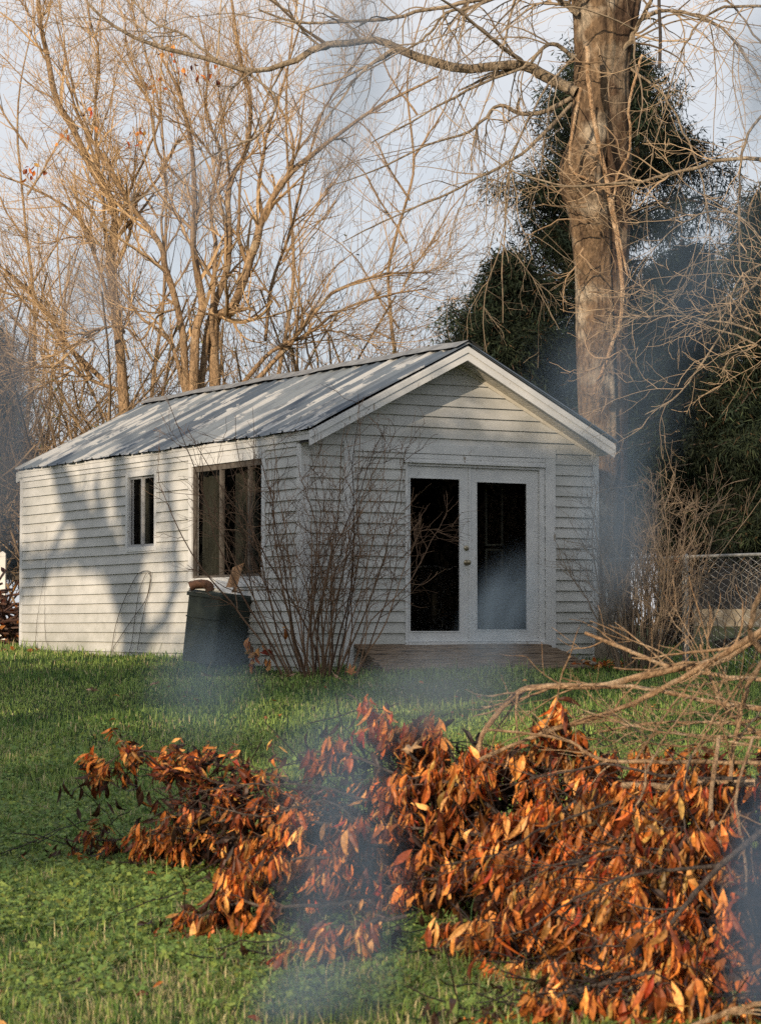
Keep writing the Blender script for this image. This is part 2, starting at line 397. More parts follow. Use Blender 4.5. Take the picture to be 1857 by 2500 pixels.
def leaf_cols(n, dark=0.):
    pal = np.array([[.56, .20, .042], [.42, .115, .026], [.66, .29, .07], [.24, .06, .018], [.10, .03, .015], [.72, .40, .13], [.46, .30, .08], [.34, .05, .018]])
    w = np.array([.24, .17, .20, .11, .08 + dark, .11, .05, .04]); w /= w.sum()
    return pal[RNG.choice(len(pal), n, p=w)] * np.array([.88, .80, .76]) * np.clip(RNG.lognormal(0, .38, (n, 1)), .3, 1.45)

# ------------------------------------------------------------------ branching
def resample(path, n):
    path = np.asarray(path, float)
    # catmull-rom through the points
    P = np.vstack([2 * path[0] - path[1], path, 2 * path[-1] - path[-2]])
    seg = np.linspace(0, len(path) - 1 - 1e-6, n); i = seg.astype(int); t = (seg - i)[:, None]
    p0, p1, p2, p3 = P[i], P[i + 1], P[i + 2], P[i + 3]
    return .5 * ((2 * p1) + (-p0 + p2) * t + (2 * p0 - 5 * p1 + 4 * p2 - p3) * t ** 2 + (-p0 + 3 * p1 - 3 * p2 + p3) * t ** 3)
def rnd_unit(n):
    v = RNG.normal(0, 1, (n, 3)); return v / np.linalg.norm(v, axis=1, keepdims=True)
def grow(P, R, m, length, ang, n=7, wig=.18, trop=(0, 0, .06), tmin=.25, tmax=1., rscale=.55, rtip=.35, lenpow=.5, bias=None, rmin=.0012):
    """m children per parent path; P (K,n0,3) R (K,n0)"""
    Kp, n0, _ = P.shape
    k = np.repeat(np.arange(Kp), m); q = len(k)
    t = RNG.uniform(tmin, tmax, q) ** .9 * (n0 - 1); t = np.clip(t, 0, n0 - 1.001)
    i = t.astype(int); f = (t - i)[:, None]
    p = P[k, i] * (1 - f) + P[k, i + 1] * f; r = R[k, i] * (1 - f[:, 0]) + R[k, i + 1] * f[:, 0]
    T = P[k, i + 1] - P[k, i]; T /= np.linalg.norm(T, axis=1, keepdims=True) + 1e-9
    u = rnd_unit(q)
    if bias is not None: u = u + np.array(bias)
    u -= (u * T).sum(1, keepdims=True) * T; u /= np.linalg.norm(u, axis=1, keepdims=True) + 1e-9
    a = np.radians(RNG.normal(ang, ang * .25, q))[:, None]
    d = T * np.cos(a) + u * np.sin(a)
    plen = np.linalg.norm(np.diff(P, axis=1), axis=2).sum(1)[k]
    ln = length * RNG.uniform(.45, 1.25, q) * (1 - .5 * (t / n0)) if length > 0 else -length * plen * RNG.uniform(.4, 1.1, q) * (1.15 - .7 * t / n0)
    step = (ln / (n - 1))[:, None]
    out = np.zeros((q, n, 3)); out[:, 0] = p
    tr = np.array(trop)
    for s in range(1, n):
        d = d + RNG.normal(0, wig, (q, 3)) + tr; d /= np.linalg.norm(d, axis=1, keepdims=True)
        out[:, s] = out[:, s - 1] + d * step
    rr = np.maximum(r * rscale, rmin)[:, None] * np.linspace(1, rtip, n)[None]
    return out, np.maximum(rr, rmin * .7)
def limbset(paths, Y, n=24, wob=.0):
    """paths in photo positions with radius; items (x, y[, dY]); Y depth"""
    P = []; R = []
    for pts, r0, r1 in paths:
        q = np.array([D(p[0], p[1], Y + (p[2] if len(p) > 2 else 0)) for p in pts])
        q = resample(q, n)
        q[1:-1] += np.cumsum(RNG.normal(0, 1, (n - 2, 3)) * wob, 0) * np.sin(np.linspace(0, PI, n - 2))[:, None]
        P.append(q); R.append(np.linspace(r0, r1, n) * (1 + .06 * np.sin(np.linspace(0, 25, n) + r0 * 99)))
    return np.array(P), np.array(R)
def c2(x, y, dY=0): return (x * .501, y * .501, dY)          # upper left quarter of the photo
def c3(x, y, dY=0): return (x * .501 + 824.6, y * .501, dY)  # upper right quarter

def twig_tree(root, P, R, levels, matb, tw0, tw1, name='twigs'):
    """levels: list of dicts for grow; level 0,1 -> 'branches', rest -> 'twigs'"""
    a = MB(); b = MB(); cur = (P, R); allp = [cur]
    for li, kw in enumerate(levels):
        srcs = kw.pop('of', [len(allp) - 1]); outs = []
        for s in srcs:
            outs.append(grow(*allp[s], **kw))
        n = outs[0][0].shape[1]
        pp = np.concatenate([o[0] for o in outs]); rr = np.concatenate([o[1] for o in outs]); allp.append((pp, rr))
        u = RNG.random((len(pp), 1)); col = np.array(tw0) * (1 - u) + np.array(tw1) * u
        (a if li == 0 else b).tubes(pp, rr, 5 if li == 0 else 3, col=col)
    a.build('branches', M['twig'], root)
    if b.n: b.build(name, M['twig'], root)
    return allp

def build_tree(name, label, Y, trunk, limbs, levels, barkm, tw0, tw1, group=None, wob=.012, tr_sides=14):
    allp = trunk + limbs
    base = D(trunk[0][0][0][0], trunk[0][0][0][1], Y); base[2] = float(zg(base[0], base[1]))
    root = thing(name, label, 'tree', (0, 0, 0), group=group)
    P, R = limbset(allp, Y, 26, wob); R = R * .62
    nt_ = len(trunk)
    t = MB(); 
    for k in range(nt_):
        pk = P[k]; rk = R[k]
        t.tubes(pk, rk, tr_sides)
    t.build('trunk', barkm, root, True)
    for k in range(nt_, len(P)):
        MB().tubes(P[k], R[k], 9).build('limb', barkm, root, True)
    twig_tree(root, P, R, levels, barkm, tw0, tw1)
    # stand the tree's origin at its base
    for ch in root.children: ch.location = [-float(c) for c in base]
    root.location = [float(c) for c in base]
    return root

WARM0, WARM1 = (.19, .125, .07), (.56, .39, .215)
GREY0, GREY1 = (.15, .115, .08), (.42, .33, .23)

# ------------------------------------------------------------------ the shed
shed = thing('shed', 'white clapboard shed with rusty tin roof and glass double doors', 'shed', (OX, OY, 0), TH)
RIDGE_S = 2.02; RZ = 3.835; SLOPE = (3.835 - 2.745) / 2.13   # tin surface
def tin(s): return RZ - SLOPE * abs(s - RIDGE_S)
def wall_top(s): return tin(s) - .06
LAP = .1272
DOOR = (1.36, 3.27, .30, 2.43); WIN1 = (3.84, 4.76, 1.50, 2.50); WIN2 = (.90, 2.86, 1.06, 2.53)
def lap_wall(mb, length, ztop_fn, holes, place, zbase=-.12, z_off=0.0, skip=()):
    """horizontal lap siding; place(a, out, z) -> local point; ztop_fn None = flat at 2.70"""
    z0 = zbase + z_off; zmax = 2.70 if ztop_fn is None else 3.80
    while z0 < zmax:
        z1 = z0 + LAP
        cuts = sorted({z0, z1} | {z for h in holes for z in (h[2], h[3]) if z0 < z < z1} | ({2.70} if z0 < 2.70 < z1 else set()))
        for za, zb in zip(cuts[:-1], cuts[1:]):
            if ztop_fn is None:
                if za >= 2.70: continue
                L0, R0, L1, R1 = 0, length, 0, length
            else:
                def ext(z):
                    if z <= 2.70: return 0., length
                    h = (RZ - .06 - z) / SLOPE
                    return max(0, RIDGE_S - h), min(length, RIDGE_S + h)
                L0, R0 = ext(za); L1, R1 = ext(zb)
                if L0 >= R0: continue
                if L1 >= R1: L1 = R1 = RIDGE_S
            hs = sorted([h for h in holes if h[2] <= za + 1e-6 and h[3] >= zb - 1e-6])
            iv = []; x = L0
            for h in hs: iv.append((x, h[0])); x = h[1]
            iv.append((x, R0))
            oa = .004 + .023 * (1 - (za - z0) / LAP); ob = .004 + .023 * (1 - (zb - z0) / LAP)
            for q, (xa, xb) in enumerate(iv):
                if xb - xa < .005: continue
                ta = L1 if q == 0 else xa; tb = R1 if q == len(iv) - 1 else xb
                # break long runs into pieces with tiny sag so the laps are not perfect lines
                m = max(1, int((xb - xa) / .35)); 
                A = [xa + (xb - xa) * k / m for k in range(m + 1)]; Bt = [ta + (tb - ta) * k / m for k in range(m + 1)]
                for k in range(m):
                    w = lambda p: .0010 * math.sin(p * 2.3 + z0 * 37) + .0006 * math.sin(p * 5.1 + z0 * 91)
                    g = lambda p: .002 * math.sin(p * 1.7 + z0 * 53)
                    mb.quad(place(A[k], oa + w(A[k]), za + g(A[k])), place(A[k + 1], oa + w(A[k + 1]), za + g(A[k + 1])), place(Bt[k + 1], ob, zb), place(Bt[k], ob, zb))
                    if za == z0:
                        mb.quad(place(A[k], oa + w(A[k]), za + g(A[k])), place(A[k + 1], oa + w(A[k + 1]), za + g(A[k + 1])), place(A[k + 1], 0, za + .001), place(A[k], 0, za + .001))
        z0 = z1
mb = MB(); lap_wall(mb, SW, wall_top, [DOOR], lambda a, o, z: (a, -o, z), z_off=.055)
wf = mb.build('wall', M['siding'], shed)
mb = MB(); lap_wall(mb, SL, None, [WIN2, WIN1], lambda a, o, z: (-o, a, z), z_off=.055)
mb.build('wall', M['siding'], shed)
mb = MB(); lap_wall(mb, SL, None, [], lambda a, o, z: (SW + o, a, z), z_off=.055)
mb.build('wall', M['siding'], shed)
mb = MB(); lap_wall(mb, SW, wall_top, [], lambda a, o, z: (a, SL + o, z), z_off=.055)
mb.build('wall', M['siding'], shed)
# dark room: inner linings, floor, ceiling (with the same openings)
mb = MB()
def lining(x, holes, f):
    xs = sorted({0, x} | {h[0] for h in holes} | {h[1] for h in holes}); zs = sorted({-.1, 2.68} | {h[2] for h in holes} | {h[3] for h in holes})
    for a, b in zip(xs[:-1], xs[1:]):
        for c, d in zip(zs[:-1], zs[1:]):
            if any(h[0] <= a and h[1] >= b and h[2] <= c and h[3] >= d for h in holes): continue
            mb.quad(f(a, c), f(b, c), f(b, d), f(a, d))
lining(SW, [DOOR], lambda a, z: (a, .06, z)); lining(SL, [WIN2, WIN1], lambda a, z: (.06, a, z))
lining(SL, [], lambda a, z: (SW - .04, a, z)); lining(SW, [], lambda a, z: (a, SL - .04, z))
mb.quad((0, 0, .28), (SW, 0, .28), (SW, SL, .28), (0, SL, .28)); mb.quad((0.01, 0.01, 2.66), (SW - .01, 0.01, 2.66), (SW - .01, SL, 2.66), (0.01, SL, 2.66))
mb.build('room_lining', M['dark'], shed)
# corner boards
def boxp(name, args, m, parent=shed): 
    b = MB(); b.box(*args); return b.build(name, m, parent)
boxp('corner_board', (-.024, .085, -.024, -.002, -.15, 2.60), M['paint'])
boxp('corner_board', (-.024, -.002, -.0015, .085, -.15, 2.66), M['paint'])
boxp('corner_board', (SW - .075, SW + .024, -.024, -.002, -.10, 2.60), M['paint'])
boxp('corner_board', (-.024, -.002, SL - .07, SL + .02, -.05, 2.70), M['paint'])
# old garage door casing
boxp('casing', (.53, .664, -.030, -.006, -.10, 2.545), M['paint'])
boxp('casing', (3.315, 3.462, -.030, -.006, .10, 2.545), M['paint'])
boxp('casing', (.53, 3.462, -.034, -.006, 2.546, 2.655), M['paint'])
boxp('casing', (1.36, 2.56, -.030, -.006, 2.488, 2.535), M['paint'])
b = MB(); Mx = Matrix.Translation((2.93, -.018, 2.512)) @ Matrix.Rotation(math.radians(-1.0), 4, 'Y'); b.box(-.36, .38, -.012, .012, -.022, .022, Mx); b.build('casing', M['paint'], shed)
boxp('drip_cap', (1.33, 3.31, -.055, -.006, 2.432, 2.452), M['paint'])
boxp('drip_cap', (1.33, 3.30, -.042, -.006, 2.454, 2.478), M['paint'])
# door frame
boxp('door_frame', (1.352, 1.386, -.030, .055, .30, 2.43), M['paint'])
boxp('door_frame', (3.235, 3.30, -.026, .055, .30, 2.43), M['paint'])
boxp('door_frame', (1.3865, 3.2345, -.022, .055, 2.40, 2.43), M['paint'])
boxp('threshold', (1.34, 3.30, -.060, .05, .295, .338), M['paint'])
def door(x0, x1, gx0, gx1, y0, gz0, gz1, fit):
    b = MB(); z0, z1 = .342, 2.396; y1 = y0 + .04
    b.box(x0, gx0, y0, y1, z0, z1); b.box(gx1, x1, y0, y1, z0, z1)
    b.box(gx0, gx1, y0 + .001, y1 - .001, z0, gz0); b.box(gx0, gx1, y0 + .001, y1 - .001, gz1, z1)
    d = b.build('door', M['paint'], shed)
    # glazing beads: thin and slightly rough
    g = MB(); e = .014
    g.box(gx0, gx1, y0 - .006, y0 + .012, gz0, gz0 + e); g.box(gx0, gx1, y0 - .006, y0 + .012, gz1 - e, gz1)
    g.box(gx0, gx0 + e, y0 - .005, y0 + .012, gz0 + e, gz1 - e); g.box(gx1 - e, gx1, y0 - .005, y0 + .012, gz0 + e, gz1 - e)
    g.build('glazing_bead', M['paint'], d)
    p = MB(); p.quad((gx0, y0 + .018, gz0), (gx1, y0 + .018, gz0), (gx1, y0 + .018, gz1), (gx0, y0 + .018, gz1))
    p.build('pane', M['glass'], d); return d
dl = door(1.39, 2.266, 1.42, 2.125, .000, .452, 2.268, 0)
dr = door(2.272, 3.232, 2.345, 3.078, .006, .470, 2.246, 1)
boxp('astragal', (2.236, 2.262, -.012, -.0005, .345, 2.39), M['paint'], dl)
def lathe(name, prof, c, m, parent, axis='y', n=18):
    b = MB(); th = np.arange(n) * 2 * PI / n; V = []
    for r, h in prof:
        for a in th: V.append((c[0] + r * math.cos(a), c[1] - h, c[2] + r * math.sin(a)) if axis == 'y' else (c[0] + r * math.cos(a), c[1] + r * math.sin(a), c[2] + h))
    F4 = [[i * n + j, i * n + (j + 1) % n, (i + 1) * n + (j + 1) % n, (i + 1) * n + j] for i in range(len(prof) - 1) for j in range(n)]
    b.add(V, F4); return b.build(name, m, parent, True)
lathe('door_knob', [(.034, 0), (.034, .006), (.014, .008), (.013, .035), (.026, .042), (.031, .055), (.026, .068), (.001, .072)], (2.205, 0, 1.275), M['brass'], dl)
lathe('deadbolt', [(.032, 0), (.032, .010), (.024, .016), (.014, .018), (.001, .018)], (2.203, 0, 1.446), M['brass'], dl)
# something pale standing inside, seen through the right pane (a window frame across the room)
for zz in ((1.5, 2.25), (.95, 1.46)):
    b = MB(); b.box(3.03, 3.05, .5, .52, zz[0], zz[1]); b.box(2.80, 2.82, .5, .52, zz[0], zz[1]); b.box(2.82, 3.03, .5, .52, zz[0], zz[0] + .02); b.box(2.82, 3.03, .5, .52, zz[1] - .02, zz[1])
    b.build('inner_frame', M['curtain2'], shed)

# windows in the long wall
def trim(x, y0, y1, z0, z1, w=.05, out=.026, name='window_trim', m=M['paint'], parent=shed, parts=('l', 'r', 't', 'b')):
    b = MB()
    if 'l' in parts: b.box(-out, .03, y1, y1 + w, z0 - w, z1 + w)
    if 'r' in parts: b.box(-out, .03, y0 - w, y0, z0 - w, z1 + w)
    if 't' in parts: b.box(-out + .001, .03, y0, y1, z1, z1 + w)
    if 'b' in parts: b.box(-out - .006, .03, y0, y1, z0 - w, z0)
    return b.build(name, m, parent)
w1 = trim(0, WIN1[0] + .055, WIN1[1] - .055, WIN1[2] + .045, WIN1[3] - .045, .06, name='window')
a0, a1, b0, b1 = WIN1[0] + .055, WIN1[1] - .055, WIN1[2] + .045, WIN1[3] - .045
mid = (a0 + a1) / 2 + .02
b = MB()
for (p, q, o) in ((mid - .012, a1, .012), (a0, mid + .012, .030)):
    e = .032
    b.box(o - .012, o + .006, p, p + e, b0, b1); b.box(o - .012, o + .006, q - e, q, b0, b1)
    b.box(o - .011, o + .005, p + e, q - e, b0, b0 + e); b.box(o - .011, o + .005, p + e, q - e, b1 - e, b1)
b.build('sash', M['alu'], w1)
p = MB(); p.quad((.022, a0, b0), (.022, a1, b0), (.022, a1, b1), (.022, a0, b1)); p.build('pane', M['glass'], w1)
def curtain(y0, y1, z0, z1, x, m, parent, amp=.03, freq=38):
    ys = np.linspace(y0, y1, 90); zs = np.linspace(z0, z1, 8)
    Y_, Z_ = np.meshgrid(ys, zs); X_ = x + amp * np.sin(Y_ * freq + .8 * np.sin(Y_ * 5)) * (1 - .3 * (Z_ - z0) / (z1 - z0)) + .01 * np.sin(Y_ * 90)
    V = np.stack([X_, Y_, Z_], 2).reshape(-1, 3); i, j = np.meshgrid(np.arange(89), np.arange(7)); bb = (j * 90 + i).ravel()
    b = MB(); b.add(V, np.stack([bb, bb + 1, bb + 91, bb + 90], 1)); return b.build('curtain', m, parent, True)
curtain(mid + .1, a1 - .02, b0 + .02, b1, .14, M['curtain2'], w1, .02, 60)
curtain(a0 + .02, mid - .12, b0 + .02, b1, .16, M['curtain'], w1, .02, 50)
w2 = trim(0, WIN2[0] + .05, WIN2[1] - .05, WIN2[2] + .05, WIN2[3] - .04, .09, name='window')
a0, a1, b0, b1 = WIN2[0] + .05, WIN2[1] - .05, WIN2[2] + .05, WIN2[3] - .04
b = MB(); e = .032
b.box(-.004, .05, a0, a0 + e, b0, b1); b.box(-.004, .05, a1 - e, a1, b0, b1); b.box(-.003, .05, a0 + e, a1 - e, b0, b0 + e); b.box(-.003, .05, a0 + e, a1 - e, b1 - .07, b1)
for yy in (2.05, 1.30): b.box(-.002, .045, yy, yy + .04, b0 + e, b1 - .07)
b.build('sash', M['darkwood'], w2)
p = MB(); p.quad((.024, a0, b0), (.024, a1, b0), (.024, a1, b1), (.024, a0, b1)); p.build('pane', M['glass'], w2)
curtain(2.25, a1 - .03, b0 + .02, b1 - .05, .15, M['curtain2'], w2, .03, 33)
curtain(1.40, 1.98, b0 + .02, b1 - .05, .16, M['curtain2'], w2, .03, 42)
curtain(1.00, 1.24, b0 + .02, b1 - .05, .17, M['curtain'], w2, .03, 40)
boxp('sill', (-.05, .02, a0 - .06, a1 + .06, b0 - .12, b0 - .092), M['paint'], w2)

# roof: two slopes of ribbed tin, origin of each mesh in the shed's frame
def tin_slope(sgn, y0, y1):
    """ribbed sheet: columns along y, from ridge to eave"""
    pitch = .30; pts = []
    y = y0
    prof = [(0, 0), (.012, .022), (.040, .022), (.052, 0), (.125, 0), (.131, .005), (.139, 0), (.205, 0), (.211, .005), (.219, 0)]
    while y < y1:
        for dy, h in prof:
            if y + dy < y1: pts.append((y + dy, h))
        y += pitch
    pts.append((y1, 0))
    run = 2.13 if sgn < 0 else 2.14
    nn = 14; V = []
    for i in range(nn):
        f = i / (nn - 1); s = RIDGE_S + sgn * run * f
        for (yy, h) in pts:
            wv = .006 * math.sin(yy * 2.1 + f * 3) + .004 * math.sin(yy * 7 + f * 5) * f
            ee = (.010 * math.sin(yy * 5.3) + .006 * math.sin(yy * 17)) * (1 if i == nn - 1 else 0)
            V.append((s + sgn * ee, yy, RZ - SLOPE * run * f + h + wv))
    n = len(pts); i, j = np.meshgrid(np.arange(n - 1), np.arange(nn - 1)); bb = (j * n + i).ravel()
    b = MB(); b.add(V, np.stack([bb, bb + 1, bb + n + 1, bb + n], 1)); return b
ROOF_Y0, ROOF_Y1 = -.36, SL + .03
rf = tin_slope(-1, ROOF_Y0, ROOF_Y1).build('roof', M['roof'], shed)
tin_slope(1, ROOF_Y0, ROOF_Y1).build('roof_slope', M['roof'], rf)
b = MB(); nseg = 30
ys = np.linspace(ROOF_Y0 - .02, ROOF_Y1 + .02, nseg); V = []
for i, yy in enumerate(ys):
    j = .008 * math.sin(yy * 3.1) + .004 * math.sin(yy * 9)
    for dx, dz in ((-.19, -.072), (-.012, .020), (.012, .020), (.19, -.072)): V.append((RIDGE_S + dx, yy, RZ + .020 + dz + j))
b.add(V, [[i * 4 + k, i * 4 + k + 1, i * 4 + k + 5, i * 4 + k + 4] for i in range(nseg - 1) for k in range(3)])
b.build('ridge_cap', m_simple('ridge_tin', (.16, .17, .18), (.30, .31, .31), 6, .5, .2, metal=.3), rf)
# rake fascia boards (front and back) and bright edge trim
def rake(yf, th, top, depth, name, m, sgn, run=2.10, x_in=0):
    b = MB(); x0 = RIDGE_S + sgn * x_in; x1 = RIDGE_S + sgn * run
    zt = lambda x: RZ - SLOPE * abs(x - RIDGE_S) + top
    q = [(x0, zt(x0)), (x1, zt(x1)), (x1, zt(x1) - depth), (x0, zt(x0) - depth)]
    V = [(x, y, z) for y in (yf, yf + th) for x, z in q]
    b.add(V, [[0, 1, 2, 3], [4, 7, 6, 5], [0, 4, 5, 1], [1, 5, 6, 2], [2, 6, 7, 3], [3, 7, 4, 0]]); return b.build(name, m, shed)
for sg in (-1, 1):
    rake(-.335, .025, -.030, .170, 'fascia', M['paint'], sg)
    rake(-.350, .014, -.050, .060, 'drip_edge', M['paint'], sg, 2.105)
    rake(SL + .012, .02, -.05, .14, 'fascia', M['paint'], sg)
    # soffit: boards under the overhang, with shallow joints
    b = MB(); nb = 15
    for k in range(nb):
        f0 = .03 + 2.05 * k / nb; f1 = .03 + 2.05 * (k + 1) / nb - .010
        for (ya, yb) in ((-.31, -.16), (-.152, -.012)):
            V = []
            for zz in (0, .006):
                for f in (f0, f1):
                    for y in (ya, yb): V.append((RIDGE_S + sg * f, y, RZ - SLOPE * f - .175 + zz))
            b.add(V, [[0, 1, 3, 2], [4, 6, 7, 5], [0, 4, 5, 1], [2, 3, 7, 6], [0, 2, 6, 4], [1, 5, 7, 3]])
    b.build('soffit', M['soffit'], shed)
    b = MB(); V = []
    for y in (-.31, -.005):
        for f in (0.0, 2.10): V.append((RIDGE_S + sg * f, y, RZ - SLOPE * f - .160))
    b.add(V, [[0, 1, 3, 2]]); b.build('soffit_backing', M['dark'], shed)
    rake(-.030, .026, -.178, .045, 'frieze', M['soffit'], sg, 2.03)
# eave fascia along the long walls
boxp('eave_fascia', (-.048, -.030, -.335, SL + .01, 2.635, 2.742), M['paint'])
boxp('eave_fascia', (-.056, -.0485, -.336, SL + .01, 2.702, 2.738), M['paint'])
boxp('eave_fascia', (SW + .030, SW + .055, -.335, SL + .06, 2.60, 2.700), M['paint'])
boxp('eave_soffit', (-.028, -.001, -.005, SL, 2.66, 2.70), M['paint'])
boxp('frieze', (-.028, -.012, .09, SL - .08, 2.575, 2.655), M['paint'])
# underside of roof over the walls (keeps light out)
b = MB()
for sg in (-1, 1):
    b.quad((RIDGE_S, -.3, RZ - .03), (RIDGE_S + sg * 2.06, -.3, RZ - SLOPE * 2.06 - .03), (RIDGE_S + sg * 2.06, SL + .05, RZ - SLOPE * 2.06 - .03), (RIDGE_S, SL + .05, RZ - .03))
b.build('roof_decking', M['dark'], shed)

# wooden ramp in front of the doors
ramp_o = thing('wooden_ramp', 'weathered plank ramp sloping from the glass doors to the grass', 'ramp', (OX, OY, 0), TH)
NP = 9
for k in range(NP):
    f0 = k / NP; f1 = (k + 1) / NP - .012
    b = MB(); 
    def pt(f, s, dz):
        dep = (.62 + .46 * (s - .68) / 2.6) * f + .045
        z = .315 - .275 * f ** 1.1 + .006 * math.sin(s * 3 + k * 2) + dz
        return (s, -dep, z)
    e0 = RNG.uniform(-.04, .04); e1 = RNG.uniform(-.05, .07)
    ss = np.linspace(.68 + e0, 3.28 + e1, 9); V = []
    for s_ in ss:
        V += [pt(f0, s_, 0), pt(f1, s_, 0), pt(f1, s_, -.035), pt(f0, s_, -.035)]
    fs = [[i * 4 + a, i * 4 + (a + 1) % 4, i * 4 + 4 + (a + 1) % 4, i * 4 + 4 + a] for i in range(8) for a in range(4)] + [[0, 1, 2, 3], [32, 35, 34, 33]]
    b.add(V, fs); b.build('plank', M['plank'], ramp_o)
for s_ in (.75, 1.9, 3.18):
    b = MB(); d1 = .62 + .46 * (s_ - .68) / 2.6
    V = [(s_ + dx, -y, z) for dx in (0, .045) for y, z in ((.05, .27), (d1, .0), (d1, -.10), (.05, -.10))]
    b.add(V, [[0, 1, 2, 3], [4, 7, 6, 5], [0, 4, 5, 1], [1, 5, 6, 2], [2, 6, 7, 3], [3, 7, 4, 0]]); b.build('joist', M['plank'], ramp_o)

# ------------------------------------------------------------------ bare trees on the left
LV = lambda *a: [
    dict(m=9, length=2.3, ang=36, n=11, wig=.085, trop=(0, 0, .06), tmin=.12, rscale=.55, rmin=.0060),
    dict(m=6, length=1.25, ang=36, n=9, wig=.10, trop=(0, 0, .05), tmin=.1, rscale=.6, rmin=.0042, of=[0, 1]),
    dict(m=5, length=.60, ang=38, n=6, wig=.13, trop=(0, 0, .04), tmin=.1, rscale=.7, rmin=.0031, of=[2])]
A_trunk = [([c2(545, 1850), c2(525, 1550), c2(498, 1300), c2(480, 1130), c2(508, 950), c2(470, 830), c2(400, 700), c2(340, 560), c2(262, 430), c2(222, 250), c2(182, 110), c2(160, -60)], .145, .055)]
A_limbs = [
    ([c2(480, 1330), c2(430, 1180), c2(380, 1030), c2(300, 900), c2(130, 800), c2(-40, 750)], .065, .02),
    ([c2(450, 1650), c2(280, 1480), c2(170, 1320), c2(0, 1255), c2(-80, 1240)], .07, .025),
    ([c2(400, 1640), c2(250, 1430), c2(150, 1290), c2(0, 1150), c2(-80, 1080)], .06, .02),
    ([c2(505, 900), c2(442, 780), c2(425, 560), c2(438, 250), c2(400, 120), c2(370, -60)], .055, .022),
    ([c2(340, 560, .4), c2(240, 432, .5), c2(120, 350, .8), c2(-20, 215, 1)], .035, .012),
    ([c2(222, 250), c2(300, 360), c2(330, 500), c2(420, 640), c2(470, 700)], .02, .03),
    ([c2(172, 120), c2(110, 60), c2(60, -40)], .028, .015),
    ([c2(500, 1130, -.3), c2(430, 1060, -.5), c2(320, 1025, -.6), c2(220, 1060, -.6)], .045, .012),
    ([c2(540, 1440, -.3), c2(490, 1405, -.5), c2(400, 1420, -.6), c2(330, 1480, -.8), c2(200, 1560, -1)], .05, .02),
    ([c2(560, 1560, -.3), c2(530, 1430, -.5), c2(500, 1400)], .03, .03),
    ([c2(540, 1700), c2(400, 1640), c2(300, 1560), c2(150, 1570), c2(-30, 1640)], .05, .02),
    ([c2(510, 1000), c2(560, 820), c2(640, 650), c2(700, 480), c2(660, 300), c2(600, 120), c2(560, -40)], .045, .015)]
build_tree('bare_tree', 'bare tree with one crooked leaning trunk behind the far end of the shed', 41.5, A_trunk, A_limbs, LV(14, 10, 7), M['bark_warm'], WARM0, WARM1)
B_trunk = [([c2(812, 1760), c2(790, 1450), c2(722, 1200), c2(690, 1050), c2(600, 930), c2(540, 860)], .10, .06),
           ([c2(838, 1760), c2(850, 1450), c2(880, 1320), c2(850, 1100), c2(852, 900), c2(830, 600), c2(780, 400), c2(700, 250)], .13, .03),
           ([c2(862, 1760, .2), c2(905, 1420, .2), c2(978, 1180, .1), c2(992, 1000), c2(988, 800), c2(1062, 640), c2(1085, 450), c2(1040, 250), c2(1000, 0), c2(990, -60)], .10, .025),
           ([c2(935, 1760, .3), c2(930, 1400, .3), c2(1010, 1330), c2(1100, 1080), c2(1140, 950), c2(1250, 760), c2(1400, 640), c2(1652, 460), c2(1900, 330)], .16, .025)]
B_limbs = [
    ([c2(690, 1050), c2(560, 880, .2), c2(440, 700, .3), c2(350, 480, .5), c2(290, 280, .7), c2(240, 60, .9)], .05, .018),
    ([c2(1140, 950), c2(1118, 820), c2(1130, 700), c2(1165, 560), c2(1240, 350), c2(1300, 130), c2(1330, -60)], .055, .018),
    ([c2(930, 1500), c2(915, 1380), c2(925, 1100), c2(903, 900), c2(950, 700), c2(890, 500), c2(900, 300), c2(860, 60)], .07, .018),
    ([c2(800, 1700), c2(740, 1480), c2(620, 1370), c2(540, 1260), c2(430, 1150)], .06, .02),
    ([c2(1030, 1690), c2(1180, 1520), c2(1330, 1440), c2(1480, 1350), c2(1652, 1290), c2(1850, 1250)], .06, .02),
    ([c2(1065, 1700), c2(1250, 1500), c2(1420, 1310), c2(1652, 1200), c2(1860, 1180)], .07, .022),
    ([c2(1150, 1480, .6), c2(1180, 1230, .6), c2(1260, 1000, .6), c2(1330, 700, .6), c2(1420, 450, .6), c2(1560, 250, .6), c2(1640, 100)], .05, .016),
    ([c2(960, 700), c2(940, 560), c2(1030, 400), c2(1180, 260)], .03, .012),
    ([c2(952, 700, -.2), c2(880, 640, -.4), c2(800, 560, -.6), c2(720, 500, -.8)], .03, .012),
    ([c2(760, 1340, -.4), c2(680, 1370, -.6), c2(600, 1460, -.8), c2(540, 1400, -.9), c2(440, 1420, -1)], .035, .012),
    ([c2(800, 800, .4), c2(690, 660, .5), c2(640, 430, .6), c2(560, 250, .7), c2(540, 60, .8)], .045, .016),
    ([c2(1390, 1430, .2), c2(1500, 1440, .3), c2(1652, 1510, .4)], .025, .010)]
build_tree('bare_tree', 'bare tree with several stems fanning out from one clump behind the shed ridge', 40.0, B_trunk, B_limbs, LV(14, 10, 7), M['bark_warm'], WARM0, WARM1)
